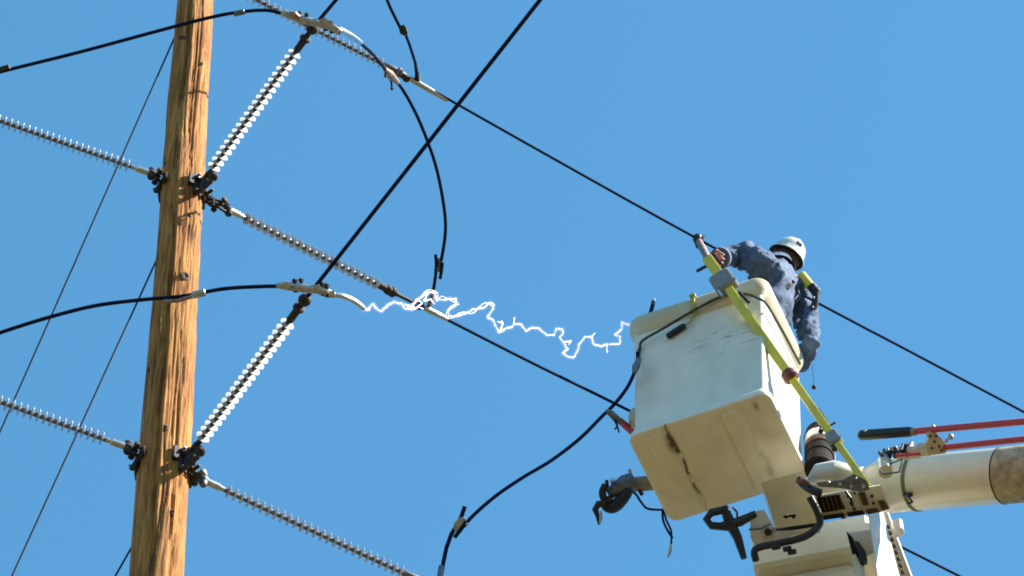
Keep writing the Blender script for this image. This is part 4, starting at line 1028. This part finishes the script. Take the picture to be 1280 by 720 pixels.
# hands: palm with five bent fingers, joined
def hand(wr, palm_dir, curl_dir, grip_pt, parent, grab=True):
    pd = palm_dir.normalized(); cdv = (curl_dir-pd*curl_dir.dot(pd)).normalized(); sd = pd.cross(cdv)
    b = MB()
    Jh = {'a': (wr, (.030, .024)), 'b': (wr+pd*.035, (.036, .020)), 'c': (wr+pd*.085, (.042, .017))}
    v, f_ = skin_mesh(Jh, [('a', 'b'), ('b', 'c')], 2); b.add(v, f_)
    for k in range(4):
        o = (k-1.5)*.021; ln = (.038, .043, .040, .032)[k]; r = .0100-.0006*k
        p0 = wr+pd*.075+sd*o; p1 = p0+pd*.03+cdv*.002; p2 = p1+pd*ln*.55+cdv*ln*.75; p3 = p2-pd*ln*.25+cdv*ln*.75; p4 = p3-pd*ln*.55+cdv*.002
        v, f_ = skin_mesh({'0': (p0, r*1.1), '1': (p1, r*1.1), '2': (p2, r), '3': (p3, r*.95), '4': (p4, r*.85)}, [('0', '1'), ('1', '2'), ('2', '3'), ('3', '4')], 2); b.add(v, f_)
    t0 = wr+pd*.03-sd*.03; t1 = t0-sd*.022+pd*.02+cdv*.015; t2 = t1+pd*.028+cdv*.03+sd*.008; t3 = t2+pd*.012+cdv*.026+sd*.02
    v, f_ = skin_mesh({'0': (t0, .016), '1': (t1, .0135), '2': (t2, .012), '3': (t3, .010)}, [('0', '1'), ('1', '2'), ('2', '3')], 2); b.add(v, f_)
    return b.build('hand', m_glove, parent, smooth=180)
grip = ya+yx*.0
pd = (grip-LWr); 
hand(LWr+pd.normalized()*.005-FW*.0, pd+UP*.02, -FW*1.0+UP*-.1, grip, person)
hand(RWr, (RHd-RWr), Vector((-1, 0, -.3)), RHd, person)
for wr, el in ((LWr, LEl), (RWr, REl)):
    ax = (wr-el).normalized()
    MB().lathe(wr-ax*.03, wr+ax*.02, [(0, .056), (.01, .060), (.035, .058), (.037, .046), (.03, .044)], 20).build('cuff', m_denim, person)
# boots
for an_, dx in (((BL(.05, .0, .15)), 0), (BL(.24, .08, .15), 0)):
    fd = (BM.to_3x3() @ Vector((-.3, .9, 0))).normalized()
    b = MB(); v, f_ = skin_mesh({'a': (an_+Vector((0, 0, .04)), .058), 'b': (an_-Vector((0, 0, .045)), .055), 'c': (an_-Vector((0, 0, .05))+fd*.10, (.045, .036)), 'd': (an_-Vector((0, 0, .055))+fd*.17, (.04, .028))}, [('a', 'b'), ('b', 'c'), ('c', 'd')], 2)
    b.add(v, f_).build('boot', m_brown, person, smooth=180)
# harness straps lying on the back, lanyard and yellow tool
bvh = None
from mathutils.bvhtree import BVHTree
bvh = BVHTree.FromPolygons([v.co+po for v in me0.vertices], [tuple(p.vertices) for p in me0.polygons])
def on_body(x, y, off=.006, dflt=23.7):
    d = (P(x, y, 1)-EYE).normalized(); h = bvh.ray_cast(EYE, d)
    return (h[0]-d*off) if h[0] is not None else P(x, y, dflt)
def strap_px(pts, wdt, m, nm, parent=person, off=.008):
    q = catmull([on_body(*p_, off) for p_ in pts], 5); b = MB(); V = []; F = []
    for i, p_ in enumerate(q):
        t_ = (q[min(i+1, len(q)-1)]-q[max(i-1, 0)]).normalized(); s_ = t_.cross(FW).normalized()
        for a_, c_ in ((-1, 0), (1, 0), (1, 1), (-1, 1)): V.append(p_+s_*a_*wdt/2+FW*(c_*.014))
    for i in range(len(q)-1):
        for k in range(4): F.append((i*4+k, i*4+(k+1) % 4, (i+1)*4+(k+1) % 4, (i+1)*4+k))
    F += [(0, 1, 2, 3), tuple(len(q)*4-4+k for k in range(4))]
    return b.add(V, F).build(nm, m, parent)
strap_px([(1001, 356), (1002, 372), (1002, 390), (999, 408)], .036, m_blueblk, 'harness_strap')
strap_px([(984, 360), (989, 352), (994, 360), (996, 369)], .026, m_blueblk, 'harness_strap')
t = thing('shoulder_tool', P(1010, 352, 23.9), 'short yellow handle with a black end on the back of the lineman', 'tool')
b = MB(); y0, y1 = P(1001, 343, 23.88), P(1018, 364, 23.78)
b.lathe(y0, y1, [(0, .018), (.008, .026), (.10, .026), (.13, .022)], 14); b.build('yellow_handle', m_yel, t)
b = MB(); b.tube(SP([(1014, 357, 23.80), (1020, 365, 23.78)]), [.026, .026], 12); b.ball(P(1020, 364, 23.77), .026, 12, 8); b.build('black_end', m_blueblk, t)
MB().ball(P(1023, 362, 23.77), .010, 8, 6).build('ring', m_alu, t)
b = MB(); b.tube(catmull(SP([(1020, 365, 23.76), (1019, 378, 23.74), (1015, 391, 23.72), (1008, 404, 23.70), (1000, 418, 23.68)]), 5), [.020]*8+[.018]*5+[.014]*8, 10); b.build('lanyard', m_blueblk, t)
b = MB()
for x, y in ((1016, 384), (1012, 392), (1017, 372)): b.ball(P(x, y, 23.69), .008, 8, 6)
b.build('buckle', m_alu, t)
# small dark ball on a thin line beyond the stick
t = thing('line_weight', P(1017.5, 484, 23.7), 'small dark round weight hanging in the air right of the bucket', 'weight')
MB().ball(P(1017.5, 484, 23.7), .013, 12, 8).build('weight', m_iron, t)
MB().tube([P(1017.5, 484, 23.7), PZ(1015, 452, ZR+.1)], .0012, 6).build('line', m_guy, t)
